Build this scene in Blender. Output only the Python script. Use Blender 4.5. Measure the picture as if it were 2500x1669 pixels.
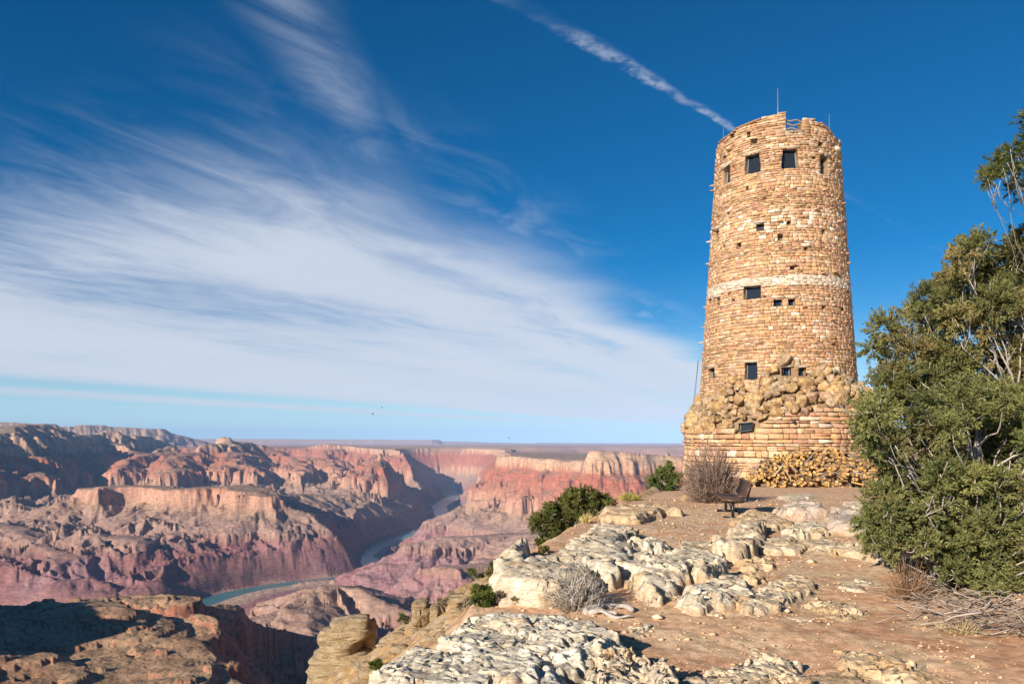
import bpy, bmesh, math, random
import numpy as np
from mathutils import Vector, Matrix

for o in list(bpy.data.objects):
    bpy.data.objects.remove(o, do_unlink=True)
SC = bpy.context.scene
COL = SC.collection
RNG = np.random.default_rng(7)
R = random.Random(11)

# ------------------------------------------------------------------ camera
F_PX, HORIZON, CX = 1850.0, 1070.0, 1250.0      # focal length and eye level in pixels of the 2500 px photograph
cam_d = bpy.data.cameras.new('camera')
cam = bpy.data.objects.new('camera', cam_d)
COL.objects.link(cam)
cam.location = (0, 0, 0)
cam.rotation_euler = (math.radians(90), 0, 0)
cam_d.sensor_width = 36.0
cam_d.lens = F_PX / 2500.0 * 36.0
cam_d.shift_y = (HORIZON - 834.5) / 2500.0
cam_d.clip_start = 0.1
cam_d.clip_end = 400000.0
SC.camera = cam

# ------------------------------------------------------------------ sun, sky
SUN_AZ, SUN_EL = 38.0, 21.0                     # degrees left of straight behind the camera, and above the horizon
ce = math.cos(math.radians(SUN_EL))
TO_SUN = Vector((-math.sin(math.radians(SUN_AZ)) * ce, -math.cos(math.radians(SUN_AZ)) * ce, math.sin(math.radians(SUN_EL))))
sun_d = bpy.data.lights.new('sun', 'SUN')
sun_d.energy = 5.0
sun_d.angle = math.radians(0.53)
sun_d.color = (1.0, 0.90, 0.76)
sun = bpy.data.objects.new('sun', sun_d)
COL.objects.link(sun)
sun.rotation_euler = TO_SUN.to_track_quat('Z', 'Y').to_euler()

SC.view_settings.view_transform = 'Standard'
SC.view_settings.look = 'None'
SC.view_settings.gamma = 1.0
SC.view_settings.use_curve_mapping = False
SC.view_settings.exposure = 0.66
SC.cycles.volume_bounces = 0
SC.cycles.max_bounces = 6
SC.cycles.transparent_max_bounces = 12
SC.cycles.use_denoising = True


class NT:
    """short-hand for building node trees"""
    def __init__(self, tree):
        self.t = tree
        self.n = tree.nodes
        self.l = tree.links

    def node(self, typ, **kw):
        n = self.n.new(typ)
        for k, v in kw.items():
            setattr(n, k, v)
        return n

    def put(self, sock, v):
        if isinstance(v, bpy.types.NodeSocket):
            self.l.new(v, sock)
        elif v is not None:
            sock.default_value = v

    def math(self, op, a, b=None, c=None, clamp=False):
        n = self.node('ShaderNodeMath', operation=op, use_clamp=clamp)
        self.put(n.inputs[0], a)
        self.put(n.inputs[1], b)
        self.put(n.inputs[2], c)
        return n.outputs[0]

    def mix(self, fac, a, b, blend='MIX'):
        n = self.node('ShaderNodeMix', data_type='RGBA', blend_type=blend, clamp_factor=True)
        self.put(n.inputs[0], fac)
        for s, v in ((n.inputs[6], a), (n.inputs[7], b)):
            if isinstance(v, (tuple, list)) and len(v) == 3:
                v = (*v, 1.0)
            self.put(s, v)
        return n.outputs[2]

    def noise(self, vec, scale, detail=4.0, rough=0.55, dist=0.0, out='Fac'):
        n = self.node('ShaderNodeTexNoise')
        self.put(n.inputs['Vector'], vec)
        self.put(n.inputs['Scale'], scale)
        self.put(n.inputs['Detail'], detail)
        self.put(n.inputs['Roughness'], rough)
        self.put(n.inputs['Distortion'], dist)
        return n.outputs[out]

    def voronoi(self, vec, scale, feature='F1', out='Distance', rnd=1.0):
        n = self.node('ShaderNodeTexVoronoi', feature=feature)
        self.put(n.inputs['Vector'], vec)
        self.put(n.inputs['Scale'], scale)
        self.put(n.inputs['Randomness'], rnd)
        return n.outputs[out]

    def smooth(self, v, a, b, lo=0.0, hi=1.0):
        n = self.node('ShaderNodeMapRange', interpolation_type='SMOOTHSTEP')
        self.put(n.inputs[0], v)
        for i, k in enumerate((a, b, lo, hi)):
            self.put(n.inputs[i + 1], k)
        return n.outputs[0]

    def mapping(self, vec, scale=(1, 1, 1), rot=(0, 0, 0), loc=(0, 0, 0)):
        n = self.node('ShaderNodeMapping')
        self.put(n.inputs['Vector'], vec)
        n.inputs['Scale'].default_value = scale
        n.inputs['Rotation'].default_value = rot
        n.inputs['Location'].default_value = loc
        return n.outputs[0]

    def bump(self, h, strength, dist, normal=None):
        n = self.node('ShaderNodeBump')
        n.inputs['Strength'].default_value = strength
        n.inputs['Distance'].default_value = dist
        self.put(n.inputs['Height'], h)
        if normal is not None:
            self.put(n.inputs['Normal'], normal)
        return n.outputs[0]

    def attr(self, name, out='Color'):
        n = self.node('ShaderNodeAttribute', attribute_name=name)
        return n.outputs[out]


def material(name):
    m = bpy.data.materials.new(name)
    m.use_nodes = True
    t = NT(m.node_tree)
    b = m.node_tree.nodes['Principled BSDF']
    b.inputs['Roughness'].default_value = 0.9
    b.inputs['Specular IOR Level'].default_value = 0.25
    return m, t, b


world = bpy.data.worlds.new('World')
SC.world = world
world.use_nodes = True
W = NT(world.node_tree)
bg = world.node_tree.nodes['Background']
sky = W.node('ShaderNodeTexSky', sky_type='NISHITA', sun_disc=False)
sky.sun_elevation = math.radians(SUN_EL)
sky.sun_rotation = math.radians(180.0 + SUN_AZ)
sky.altitude = 2200.0
sky.air_density = 1.0
sky.dust_density = 0.35
sky.ozone_density = 2.6
tc = W.node('ShaderNodeTexCoord')
sep = W.node('ShaderNodeSeparateXYZ')
W.put(sep.inputs[0], tc.outputs['Generated'])
dx, dy, dz = sep.outputs
zc = W.math('MAXIMUM', dz, 0.010)
cu = W.math('DIVIDE', dx, zc)                  # a cloud sheet one unit overhead
cv = W.math('DIVIDE', dy, zc)
ca = W.math('ADD', W.math('MULTIPLY', cu, 0.40), W.math('MULTIPLY', cv, 0.917))      # along the streaks
cb = W.math('SUBTRACT', W.math('MULTIPLY', cu, 0.917), W.math('MULTIPLY', cv, 0.40))  # across them


def cvec(x, y, z=0.0):
    n = W.node('ShaderNodeCombineXYZ')
    for s, v in zip(n.inputs, (x, y, z)):
        W.put(s, v)
    return n.outputs[0]


# ---- cirrus veil
wob = W.noise(cvec(W.math('MULTIPLY', ca, 0.45), W.math('MULTIPLY', cb, 0.45)), 1.0, 3.0, 0.5)
bw = W.math('ADD', cb, W.math('MULTIPLY', W.math('SUBTRACT', wob, 0.5), 1.1))
lb = W.math('LOGARITHM', W.math('MAXIMUM', W.math('MULTIPLY', bw, -1.0), 0.05), 2.718)   # bands widen with distance
la = W.math('LOGARITHM', W.math('MAXIMUM', ca, 0.05), 2.718)
streak = W.noise(cvec(W.math('MULTIPLY', la, 1.3), W.math('MULTIPLY', lb, 2.5), 3.1), 1.0, 7.0, 0.58, 0.6)
broad = W.noise(cvec(W.math('MULTIPLY', la, 1.1), W.math('MULTIPLY', lb, 2.0), 8.7), 1.0, 4.0, 0.5, 0.3)
fine = W.noise(cvec(W.math('MULTIPLY', ca, 1.5), W.math('MULTIPLY', cb, 3.6), 1.7), 1.0, 7.0, 0.62, 0.7)
edge_r = W.smooth(bw, -1.25, -2.1)             # clear to the right of the sheet
edge_l = W.smooth(bw, -13.5, -11.0)            # and beyond its far edge
edge_t = W.smooth(W.math('ADD', ca, W.math('MULTIPLY', W.math('SUBTRACT', fine, 0.5), 1.2)), 1.55, 3.3)
body = W.math('MULTIPLY', W.math('MULTIPLY', edge_r, edge_l), edge_t)
tex = W.math('ADD', W.math('MULTIPLY', streak, 0.55), W.math('MULTIPLY', broad, 0.60))
tex = W.math('ADD', tex, W.math('MULTIPLY', W.math('SUBTRACT', fine, 0.5), 0.22))
dens = W.math('MULTIPLY', body, W.smooth(tex, 0.30, 0.62, 0.30, 1.0))
# ---- thin plume trailing towards the zenith
pl = W.math('ABSOLUTE', W.math('ADD', W.math('ADD', cu, 0.50), W.math('MULTIPLY', W.math('SUBTRACT', wob, 0.5), 0.30)))
plume = W.math('MULTIPLY', W.smooth(pl, 0.17, 0.0), W.smooth(cv, 3.6, 2.6))
plume = W.math('MULTIPLY', W.math('MULTIPLY', plume, W.smooth(cv, 0.9, 1.5)), W.smooth(fine, 0.30, 0.72))
wisps = W.math('MULTIPLY', W.math('MULTIPLY', W.smooth(cb, -0.9, -1.6), W.smooth(ca, 1.2, 2.4)), W.smooth(fine, 0.40, 0.80, 0.0, 0.34))
# ---- long far band above the horizon
hb = W.math('MULTIPLY', W.smooth(cb, -18.5, -17.0), W.smooth(cb, -14.0, -15.5))
hb = W.math('MULTIPLY', hb, W.smooth(streak, 0.25, 0.6, 0.35, 0.75))
# ---- contrail
tn = W.noise(cvec(W.math('MULTIPLY', cu, 9.0), W.math('MULTIPLY', cv, 9.0), 5.0), 1.0, 6.0, 0.65)
tn2 = W.noise(cvec(W.math('MULTIPLY', cu, 2.2), W.math('MULTIPLY', cv, 2.6), 9.0), 1.0, 3.0, 0.5)
dist = W.math('SUBTRACT', W.math('MULTIPLY', W.math('SUBTRACT', cu, 0.152), 0.712), W.math('MULTIPLY', W.math('SUBTRACT', cv, 1.872), 0.702))
along = W.math('ADD', W.math('MULTIPLY', W.math('SUBTRACT', cu, 0.152), 0.702), W.math('MULTIPLY', W.math('SUBTRACT', cv, 1.872), 0.712))
dist = W.math('ABSOLUTE', W.math('ADD', dist, W.math('MULTIPLY', W.math('SUBTRACT', tn, 0.5), 0.075)))
wid = W.smooth(along, -0.1, 0.9, 0.042, 0.020)
trail = W.math('MULTIPLY', W.smooth(W.math('DIVIDE', dist, wid), 1.0, 0.15), W.smooth(tn, 0.38, 0.58, 0.06, 1.0))
trail = W.math('MULTIPLY', trail, W.smooth(tn2, 0.40, 0.55, 0.04, 1.0))
trail = W.math('MULTIPLY', W.math('MULTIPLY', trail, W.smooth(along, -0.35, 0.0, 0.25, 1.0)), W.smooth(along, 1.05, 0.55, 0.10, 0.85))
c1 = W.math('MAXIMUM', W.math('MULTIPLY', dens, 0.94), W.math('MAXIMUM', W.math('MULTIPLY', plume, 0.36), wisps))
c1 = W.math('MAXIMUM', c1, W.math('MAXIMUM', hb, W.math('MULTIPLY', trail, 0.62)))
c1 = W.math('MULTIPLY', c1, W.smooth(dz, 0.0, 0.03), clamp=True)
hs = W.node('ShaderNodeHueSaturation')
hs.inputs['Saturation'].default_value = 1.48
hs.inputs['Value'].default_value = 0.84
W.put(hs.inputs['Color'], sky.outputs[0])
gm = W.mix(W.smooth(dz, 0.16, -0.01, 0.0, 0.85), hs.outputs[0], (4.3, 7.1, 8.5))      # pale air low over the horizon
shade = W.smooth(broad, 0.35, 0.7, 0.80, 1.0)
cc = W.mix(shade, (4.3, 4.9, 6.1), (6.0, 6.5, 7.4))
W.put(bg.inputs['Color'], W.mix(c1, gm, cc))
bg.inputs['Strength'].default_value = 0.070


# ------------------------------------------------------------------ geometry helpers
def at(px, py, Y):
    """point of the place seen at photo pixel (px, py), Y metres ahead"""
    return np.array(((px - CX) / F_PX * Y, Y, (HORIZON - py) / F_PX * Y))


def atz(px, py, z):
    return at(px, py, z * F_PX / (HORIZON - py))


def link(o, parent=None):
    COL.objects.link(o)
    if parent is not None:
        o.parent = parent
    return o


def fast_mesh(name, verts, faces, mats, smooth=False, colors=None, matidx=None):
    """verts (n,3), faces: list of arrays (m,3)/(m,4)"""
    if not isinstance(faces, (list, tuple)):
        faces = [faces]
    faces = [np.asarray(f, dtype=np.int32) for f in faces if len(f)]
    me = bpy.data.meshes.new(name)
    verts = np.asarray(verts, dtype=np.float32)
    me.vertices.add(len(verts))
    me.vertices.foreach_set('co', verts.ravel())
    tot = np.concatenate([np.full(len(f), f.shape[1], dtype=np.int32) for f in faces])
    loops = np.concatenate([f.ravel() for f in faces])
    start = np.concatenate(([0], np.cumsum(tot)[:-1])).astype(np.int32)
    me.loops.add(len(loops))
    me.loops.foreach_set('vertex_index', loops)
    me.polygons.add(len(tot))
    me.polygons.foreach_set('loop_start', start)
    me.polygons.foreach_set('loop_total', tot)
    if matidx is not None:
        me.polygons.foreach_set('material_index', np.asarray(matidx, dtype=np.int32))
    if smooth:
        me.polygons.foreach_set('use_smooth', np.ones(len(tot), dtype=bool))
    me.update(calc_edges=True)
    if colors is not None:
        a = me.color_attributes.new('tone', 'FLOAT_COLOR', 'POINT')
        c = np.ones((len(verts), 4), dtype=np.float32)
        c[:, :3] = colors
        a.data.foreach_set('color', c.ravel())
    for m in (mats if isinstance(mats, (list, tuple)) else [mats]):
        me.materials.append(m)
    return me


def obj(name, me, parent=None, **props):
    o = bpy.data.objects.new(name, me)
    link(o, parent)
    for k, v in props.items():
        o[k] = v
    return o


def thing(name, label, cat, loc=(0, 0, 0), rz=0.0, group=None, me=None):
    o = bpy.data.objects.new(name, me)
    o.location = loc
    o.rotation_euler = (0, 0, rz)
    link(o)
    o['label'] = label
    o['category'] = cat
    if group:
        o['group'] = group
    return o


def grid_faces(nr, nc, wrap=False):
    i = np.arange(nr - 1)[:, None]
    j = np.arange(nc if wrap else nc - 1)[None, :]
    j2 = (j + 1) % nc
    return np.stack([i * nc + j, i * nc + j2, (i + 1) * nc + j2, (i + 1) * nc + j], -1).reshape(-1, 4)


# ------------------------------------------------------------------ noise
_P = np.random.default_rng(3).permutation(1024).astype(np.int64)
_P = np.concatenate((_P, _P))
_G2 = np.stack((np.cos(np.arange(1024) * 2.399963), np.sin(np.arange(1024) * 2.399963)), -1)
_g = np.random.default_rng(5).normal(size=(1024, 3))
_G3 = _g / np.linalg.norm(_g, axis=1, keepdims=True)


def pn(x, y, s=0):
    x = np.asarray(x, dtype=np.float64) + s * 17.13
    y = np.asarray(y, dtype=np.float64) + s * 41.71
    xi = np.floor(x).astype(np.int64)
    yi = np.floor(y).astype(np.int64)
    xf, yf = x - xi, y - yi
    u = xf * xf * xf * (xf * (xf * 6 - 15) + 10)
    v = yf * yf * yf * (yf * (yf * 6 - 15) + 10)

    def g(a, b):
        k = _P[_P[(xi + a) & 1023] + ((yi + b) & 1023)]
        G = _G2[k]
        return G[..., 0] * (xf - a) + G[..., 1] * (yf - b)
    n0 = g(0, 0) * (1 - u) + g(1, 0) * u
    n1 = g(0, 1) * (1 - u) + g(1, 1) * u
    return (n0 * (1 - v) + n1 * v) * 1.5


def pn3(p, s=0):
    p = np.asarray(p, dtype=np.float64) + np.array((17.3, 41.7, 9.1)) * s
    i = np.floor(p).astype(np.int64)
    f = p - i
    w = f * f * f * (f * (f * 6 - 15) + 10)
    tot = 0.0
    for a in (0, 1):
        for b in (0, 1):
            for c in (0, 1):
                k = _P[_P[_P[(i[..., 0] + a) & 1023] + ((i[..., 1] + b) & 1023)] + ((i[..., 2] + c) & 1023)]
                G = _G3[k]
                d = G[..., 0] * (f[..., 0] - a) + G[..., 1] * (f[..., 1] - b) + G[..., 2] * (f[..., 2] - c)
                tot = tot + d * (w[..., 0] if a else 1 - w[..., 0]) * (w[..., 1] if b else 1 - w[..., 1]) * (w[..., 2] if c else 1 - w[..., 2])
    return tot * 1.5


def fbm(x, y, oct=5, s=0, gain=0.5, lac=2.03):
    t, a = 0.0, 1.0
    for k in range(oct):
        t = t + a * pn(x, y, s + k)
        x, y, a = x * lac, y * lac, a * gain
    return t


def billow(x, y, oct=5, s=0, gain=0.5, lac=2.07):
    t, a = 0.0, 1.0
    for k in range(oct):
        t = t + a * np.abs(pn(x, y, s + k))
        x, y, a = x * lac, y * lac, a * gain
    return t


def fbm3(p, oct=4, s=0, gain=0.5, lac=2.03, ridged=False):
    t, a = 0.0, 1.0
    for k in range(oct):
        n = pn3(p, s + k)
        t = t + a * (np.abs(n) if ridged else n)
        p, a = p * lac, a * gain
    return t


def sstep(a, b, x):
    t = np.clip((x - a) / (b - a), 0, 1)
    return t * t * (3 - 2 * t)


# ------------------------------------------------------------------ the canyon (far terrain, one height field)
_layers = [(700, 0, 1.0), (0, -110, 2.2), (-110, -160, 0.8), (-160, -270, 4.5), (-270, -345, 0.6)]
for _k in range(5):                                                     # stepped red beds
    _z = -345 - 50 * _k
    _layers += [(_z, _z - 22, 3.0), (_z - 22, _z - 50, 0.75)]
_layers += [(-595, -610, 0.8), (-610, -775, 6.0), (-775, -840, 1.1), (-840, -1000, 0.62), (-1000, -1048, 4.5), (-1048, -1500, 0.95)]
_uz, _uu, _t = [700.0], [700.0], 700.0
for _a, _b, _k in _layers:
    _t -= (_a - _b) / _k
    _uz.append(_b)
    _uu.append(_t)
_uz, _uu = np.array(_uz), np.array(_uu)
_sc = 1050.0 / (np.interp(0, _uz[::-1], _uu[::-1]) - np.interp(-1050, _uz[::-1], _uu[::-1]))
_uu = _uu * _sc


def U(z):
    return np.interp(z, _uz[::-1], _uu[::-1])


def Z(u):
    return np.interp(u, _uu[::-1], _uz[::-1])


def seg_dist(x, y, ax, ay, bx, by):
    vx, vy = bx - ax, by - ay
    L = vx * vx + vy * vy
    t = np.clip(((x - ax) * vx + (y - ay) * vy) / L, 0, 1)
    ex, ey = x - ax - t * vx, y - ay - t * vy
    return np.sqrt(ex * ex + ey * ey), t, vx * (y - ay) - vy * (x - ax)


RIVER_Z = -1420.0
_rpx = [(-500, 1490), (-200, 1512), (60, 1518), (260, 1512), (400, 1500), (483, 1478), (520, 1462), (575, 1447), (640, 1433), (747, 1419), (817, 1412), (868, 1404),
        (910, 1397), (930, 1386), (914, 1373), (896, 1358), (908, 1344), (934, 1330), (992, 1307), (1038, 1294),
        (1064, 1277), (1080, 1261), (1076, 1246), (1072, 1234), (1091, 1222), (1107, 1211), (1085, 1203)]
RIVER = np.array([atz(a, b, RIVER_Z)[:2] for a, b in _rpx])
_rw = np.interp(np.arange(len(RIVER)), [0, 4, 5, 6, 8, 10, 12, 13, 14, 15, 17, 20, 24, 26], [60, 60, 75, 95, 70, 55, 70, 120, 110, 50, 55, 85, 120, 150]) * 1.3


def zr(pts, s=0.5, w=60):            # ridge from (px, py, z)
    return np.array([atz(a, b, z) for a, b, z in pts]), s, w


def yr(pts, s=0.5, w=60):            # ridge from (px, py, distance)
    return np.array([at(a, b, d) for a, b, d in pts]), s, w


RIDGES = [
    # middle mesa with its pale cliff, and the broken hills running on to the river
    zr([(215, 1190, -620), (330, 1184, -600), (439, 1190, -610), (530, 1187, -590), (589, 1184, -575), (640, 1196, -605), (672, 1206, -640)], 0.55, 170),
    zr([(589, 1182, -560), (560, 1190, -600)], 0.5, 25),
    zr([(672, 1206, -660), (735, 1206, -790), (835, 1212, -880)], 0.6, 30),
    zr([(835, 1212, -880), (892, 1205, -860), (953, 1203, -870), (1000, 1222, -980), (1050, 1248, -1120)], 0.85, 20),
    zr([(892, 1205, -870), (880, 1260, -1060)], 0.85, 15),
    zr([(953, 1203, -880), (985, 1255, -1130), (1000, 1285, -1260)], 0.9, 15),
    zr([(835, 1212, -900), (800, 1270, -1060), (790, 1320, -1090)], 0.75, 40),
    yr([(790, 1320, 8070), (830, 1352, 8150), (872, 1364, 8350)], 0.75, 30),
    yr([(430, 1374, 7150), (500, 1362, 7250), (590, 1358, 7450)], 0.8, 20),
    yr([(620, 1337, 7750), (700, 1332, 7850), (769, 1322, 7950)], 0.8, 70),
    zr([(640, 1215, -720), (655, 1262, -880), (665, 1300, -1000)], 0.6, 20),
    zr([(520, 1215, -760), (480, 1262, -930), (440, 1320, -1040)], 0.5, 20),
    # lower left hills
    zr([(-220, 1265, -880), (-60, 1278, -900), (20, 1290, -930), (110, 1330, -1000), (200, 1352, -1055)], 0.5, 60),
    zr([(20, 1295, -950), (60, 1370, -1150), (70, 1420, -1260)], 0.7, 15),
    zr([(110, 1335, -1020), (170, 1400, -1220), (190, 1440, -1320)], 0.7, 15),
    zr([(200, 1302, -950), (246, 1302, -930), (330, 1312, -960), (372, 1335, -1040)], 0.6, 90),
    zr([(372, 1335, -1045), (392, 1360, -1100)], 1.0, 30),
    # left platforms
    zr([(-150, 1205, -840), (13, 1203, -840), (90, 1200, -840), (140, 1206, -860)], 0.7, 220),
    zr([(-200, 1228, -930), (60, 1228, -930), (190, 1215, -930)], 0.6, 150),
    yr([(-120, 1112, 13300), (48, 1108, 14000), (120, 1107, 14300)], 0.6, 90),
    yr([(20, 1135, 12500), (70, 1145, 12000), (110, 1160, 11500)], 0.55, 40),
    # dark massif on the left, its flanks turned from the sun
    yr([(-160, 1050, 11000), (0, 1057, 12600), (48, 1041, 13600), (77, 1036, 14200), (104, 1038, 14800)], 0.75, 210),
    yr([(104, 1040, 14800), (112, 1060, 15100), (185, 1062, 16500), (250, 1060, 17600), (262, 1049, 17900), (280, 1060, 18200), (373, 1066, 20000), (410, 1086, 20800)], 0.75, 120),
    yr([(185, 1066, 16500), (215, 1090, 15300), (240, 1125, 14000)], 0.65, 25),
    yr([(280, 1066, 18200), (300, 1092, 16500), (318, 1120, 15200)], 0.65, 25),
    yr([(410, 1088, 17000), (385, 1098, 15500), (352, 1112, 14300), (300, 1138, 13200)], 0.55, 40),
    # red pyramid behind the mesa
    yr([(488, 1086, 15800), (520, 1082, 16300), (551, 1066, 16800), (585, 1078, 17000), (620, 1079, 17200), (660, 1092, 17300), (690, 1108, 17000)], 0.62, 50),
    yr([(690, 1112, 16800), (760, 1118, 16500), (830, 1122, 16800)], 0.6, 120),
    yr([(551, 1072, 16800), (560, 1112, 15000), (600, 1142, 13500)], 0.55, 30),
    yr([(690, 1112, 16800), (720, 1142, 14500), (740, 1165, 13300)], 0.55, 30),
    yr([(790, 1120, 16500), (830, 1150, 14500), (812, 1178, 13300)], 0.55, 30),
    yr([(480, 1088, 15800), (440, 1120, 14000), (410, 1150, 12800)], 0.5, 30),
    # lone red butte right of centre
    yr([(925, 1116, 14000), (938, 1104, 14100), (953, 1093, 14200), (1005, 1095, 15300), (1030, 1108, 15700), (1048, 1128, 16000), (1075, 1142, 16200)], 0.72, 60),
    yr([(940, 1108, 14000), (905, 1135, 13300), (880, 1158, 12900)], 0.6, 25),
    yr([(953, 1100, 14100), (965, 1140, 13000), (985, 1170, 12500)], 0.6, 25),
    # far canyon wall with the plateau behind it
    yr([(330, 1092, 27000), (520, 1090, 25500), (640, 1090, 25000), (800, 1091, 23500)], 0.9, 1800),
    yr([(800, 1091, 23500), (930, 1092, 22000), (1050, 1093, 20500), (1110, 1095, 19500)], 0.9, 1500),
    yr([(1110, 1096, 21500), (1180, 1098, 20500), (1300, 1100, 20000)], 0.9, 2500),
    yr([(840, 1092, 21000), (815, 1096, 20200)], 0.8, 200),
    yr([(1030, 1094, 19200), (1050, 1096, 18600)], 0.8, 250),
    # right-hand wall
    yr([(1150, 1112, 13200), (1186, 1105, 12600), (1260, 1111, 11600), (1330, 1117, 10700), (1400, 1122, 9900), (1470, 1128, 9000)], 0.85, 90),
    yr([(1240, 1105, 14500), (1400, 1110, 13500), (1560, 1116, 12000)], 0.85, 1400),
    yr([(1476, 1100, 7600), (1520, 1104, 7700), (1590, 1110, 7900), (1680, 1118, 8000), (1900, 1120, 8200)], 1.4, 60),
    yr([(1640, 1114, 8800), (1900, 1114, 9500)], 0.95, 500),
    yr([(1186, 1112, 12400), (1140, 1136, 12300), (1100, 1168, 12600)], 0.8, 60),
    yr([(1345, 1120, 10400), (1310, 1165, 9800)], 0.8, 20),
    zr([(1400, 1205, -640), (1352, 1200, -640)], 1.1, 30),
    # benches stepping down to the river
    zr([(1400, 1240, -800), (1290, 1228, -850), (1200, 1222, -860), (1140, 1222, -870)], 0.6, 70),
    zr([(1400, 1262, -840), (1300, 1253, -950), (1190, 1247, -960)], 0.6, 60),
    zr([(1420, 1300, -830), (1280, 1300, -985), (1180, 1306, -1000), (1105, 1309, -1000)], 0.5, 80),
    zr([(1420, 1330, -850), (1300, 1352, -985), (1200, 1376, -1000), (1118, 1380, -1000)], 0.5, 70),
    zr([(1180, 1330, -1090), (1110, 1350, -1180), (1060, 1372, -1260)], 0.45, 20),
    # dark hill in the lower middle
    yr([(600, 1530, 3900), (640, 1512, 4000), (720, 1472, 4250), (800, 1450, 4400), (852, 1430, 4500), (920, 1462, 4550), (1000, 1478, 4500), (1100, 1500, 4300)], 0.55, 12),
    yr([(800, 1450, 4400), (770, 1490, 4050), (760, 1530, 3700)], 0.6, 12),
    # near mesa with the flat shaded top
    yr([(-200, 1560, 1750), (60, 1560, 1800), (235, 1545, 1850), (330, 1540, 1900)], 1.3, 190),
    yr([(230, 1474, 2250), (330, 1464, 2330), (400, 1466, 2300)], 1.2, 90),
    yr([(-250, 1482, 2200), (20, 1488, 2150), (120, 1492, 2100)], 1.2, 110),
    yr([(380, 1560, 1760), (420, 1600, 1640), (410, 1660, 1530)], 1.3, 75),
    yr([(130, 1640, 1520), (300, 1680, 1430), (380, 1720, 1380)], 1.2, 150),
    yr([(440, 1470, 2400), (520, 1480, 2600), (600, 1512, 2750), (690, 1541, 2850), (790, 1556, 2900), (900, 1600, 2800)], 0.7, 15),
    # spur of the rim out of the frame on the left that shades the near mesa
    (np.array([(-1980., 1690., -190.), (-1700., 1520., -180.), (-1400., 1350., -195.)]), 1.8, 40),
    # the rim plateau going on behind the tower
    yr([(2150, 1078, 150), (2300, 1085, 700)], 1.6, 25),
    yr([(2300, 1085, 700), (2250, 1085, 2600), (2050, 1100, 5600)], 1.3, 230),
    # high rim far left and mesas on the horizon
    yr([(-300, 1026, 29000), (0, 1030, 29000), (90, 1034, 29500), (130, 1048, 29500), (163, 1041, 30000), (220, 1037, 30500), (281, 1042, 31000), (365, 1046, 31500),
        (417, 1058, 32000), (488, 1062, 33000), (540, 1071, 34000), (620, 1082, 34500)], 0.6, 500),
]
FAR = [
    yr([(360, 1071, 66000), (600, 1071, 64000), (780, 1072, 62000), (930, 1073, 60000)], 0.42, 2500),
    yr([(935, 1073, 56000), (1055, 1073, 56000)], 0.50, 1200),
    yr([(1070, 1076, 62000), (1130, 1078, 62000), (1230, 1081, 62000)], 0.4, 900),
    yr([(1242, 1081, 46000), (1304, 1082, 46000)], 0.45, 260),
    yr([(1330, 1080, 70000), (1480, 1081, 70000), (1700, 1081, 66000), (2100, 1080, 66000)], 0.3, 900),
]

# polar grid of the terrain, finest where the photo looks
_ang = np.radians(np.concatenate((np.linspace(-62, -36, 60, endpoint=False), np.linspace(-36, 13.5, 760, endpoint=False), np.linspace(13.5, 40, 70))))
_rad = np.concatenate((np.geomspace(140, 1350, 60, endpoint=False), np.geomspace(1350, 3200, 165, endpoint=False), np.geomspace(3200, 5200, 100, endpoint=False),
                       np.geomspace(5200, 21000, 400, endpoint=False), np.geomspace(21000, 38000, 80, endpoint=False), np.geomspace(38000, 92000, 60)))
RR, AA = np.meshgrid(_rad, _ang, indexing='ij')
gx, gy = RR * np.sin(AA), RR * np.cos(AA)


def erosion(px_, py_, gx_, gy_, seed, oct=4, branch=0.9):
    """gullies that run down the slope (gx_, gy_) and branch, after the erosion filters used for game terrain"""
    ln = np.sqrt(gx_ ** 2 + gy_ ** 2) + 1e-9
    k = sstep(0.02, 0.30, ln)
    cx, cy = -gy_ / ln * k, gx_ / ln * k
    tot = np.zeros(px_.shape, dtype=np.float32)
    hx = np.zeros(px_.shape, dtype=np.float32)
    hy = np.zeros(px_.shape, dtype=np.float32)
    a, f = 1.0, 1.0
    for o in range(oct):
        x = (px_ * f + 31.7 * o).astype(np.float64)
        y = (py_ * f + 11.3 * o).astype(np.float64)
        ix, iy = np.floor(x).astype(np.int64), np.floor(y).astype(np.int64)
        fx, fy = (x - ix).astype(np.float32), (y - iy).astype(np.float32)
        ex, ey = (cx + hy * branch).astype(np.float32), (cy - hx * branch).astype(np.float32)
        va = np.zeros(px_.shape, dtype=np.float32)
        vx = np.zeros_like(va)
        wt = np.zeros_like(va)
        for i in (-1, 0, 1):
            for j in (-1, 0, 1):
                h = _P[_P[(ix + i + seed) & 1023] + ((iy + j) & 1023)]
                qx = fx - i - 0.5 + 0.7 * _G2[h, 0].astype(np.float32) * 0.6
                qy = fy - j - 0.5 + 0.7 * _G2[h, 1].astype(np.float32) * 0.6
                w = np.exp(-2.2 * (qx * qx + qy * qy))
                ph = 6.2832 * (qx * ex + qy * ey)
                va += np.cos(ph) * w
                vx += -np.sin(ph) * w
                wt += w
        va /= wt
        if o < 3:
            va = 1.15 - 2.3 * np.arccos(np.clip(va, -0.999, 0.999)) / np.pi
        vx /= wt
        tot += a * va
        hx += a * f * vx * ex * 1.2
        hy += a * f * vx * ey * 1.2
        a *= 0.46
        f *= 2.0
    return tot * k


def dip(x, y):                                           # the beds sink to the north-east
    return 150 * sstep(5000, 10000, np.hypot(x, y)) * sstep(-0.26, -0.16, x / y)


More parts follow.
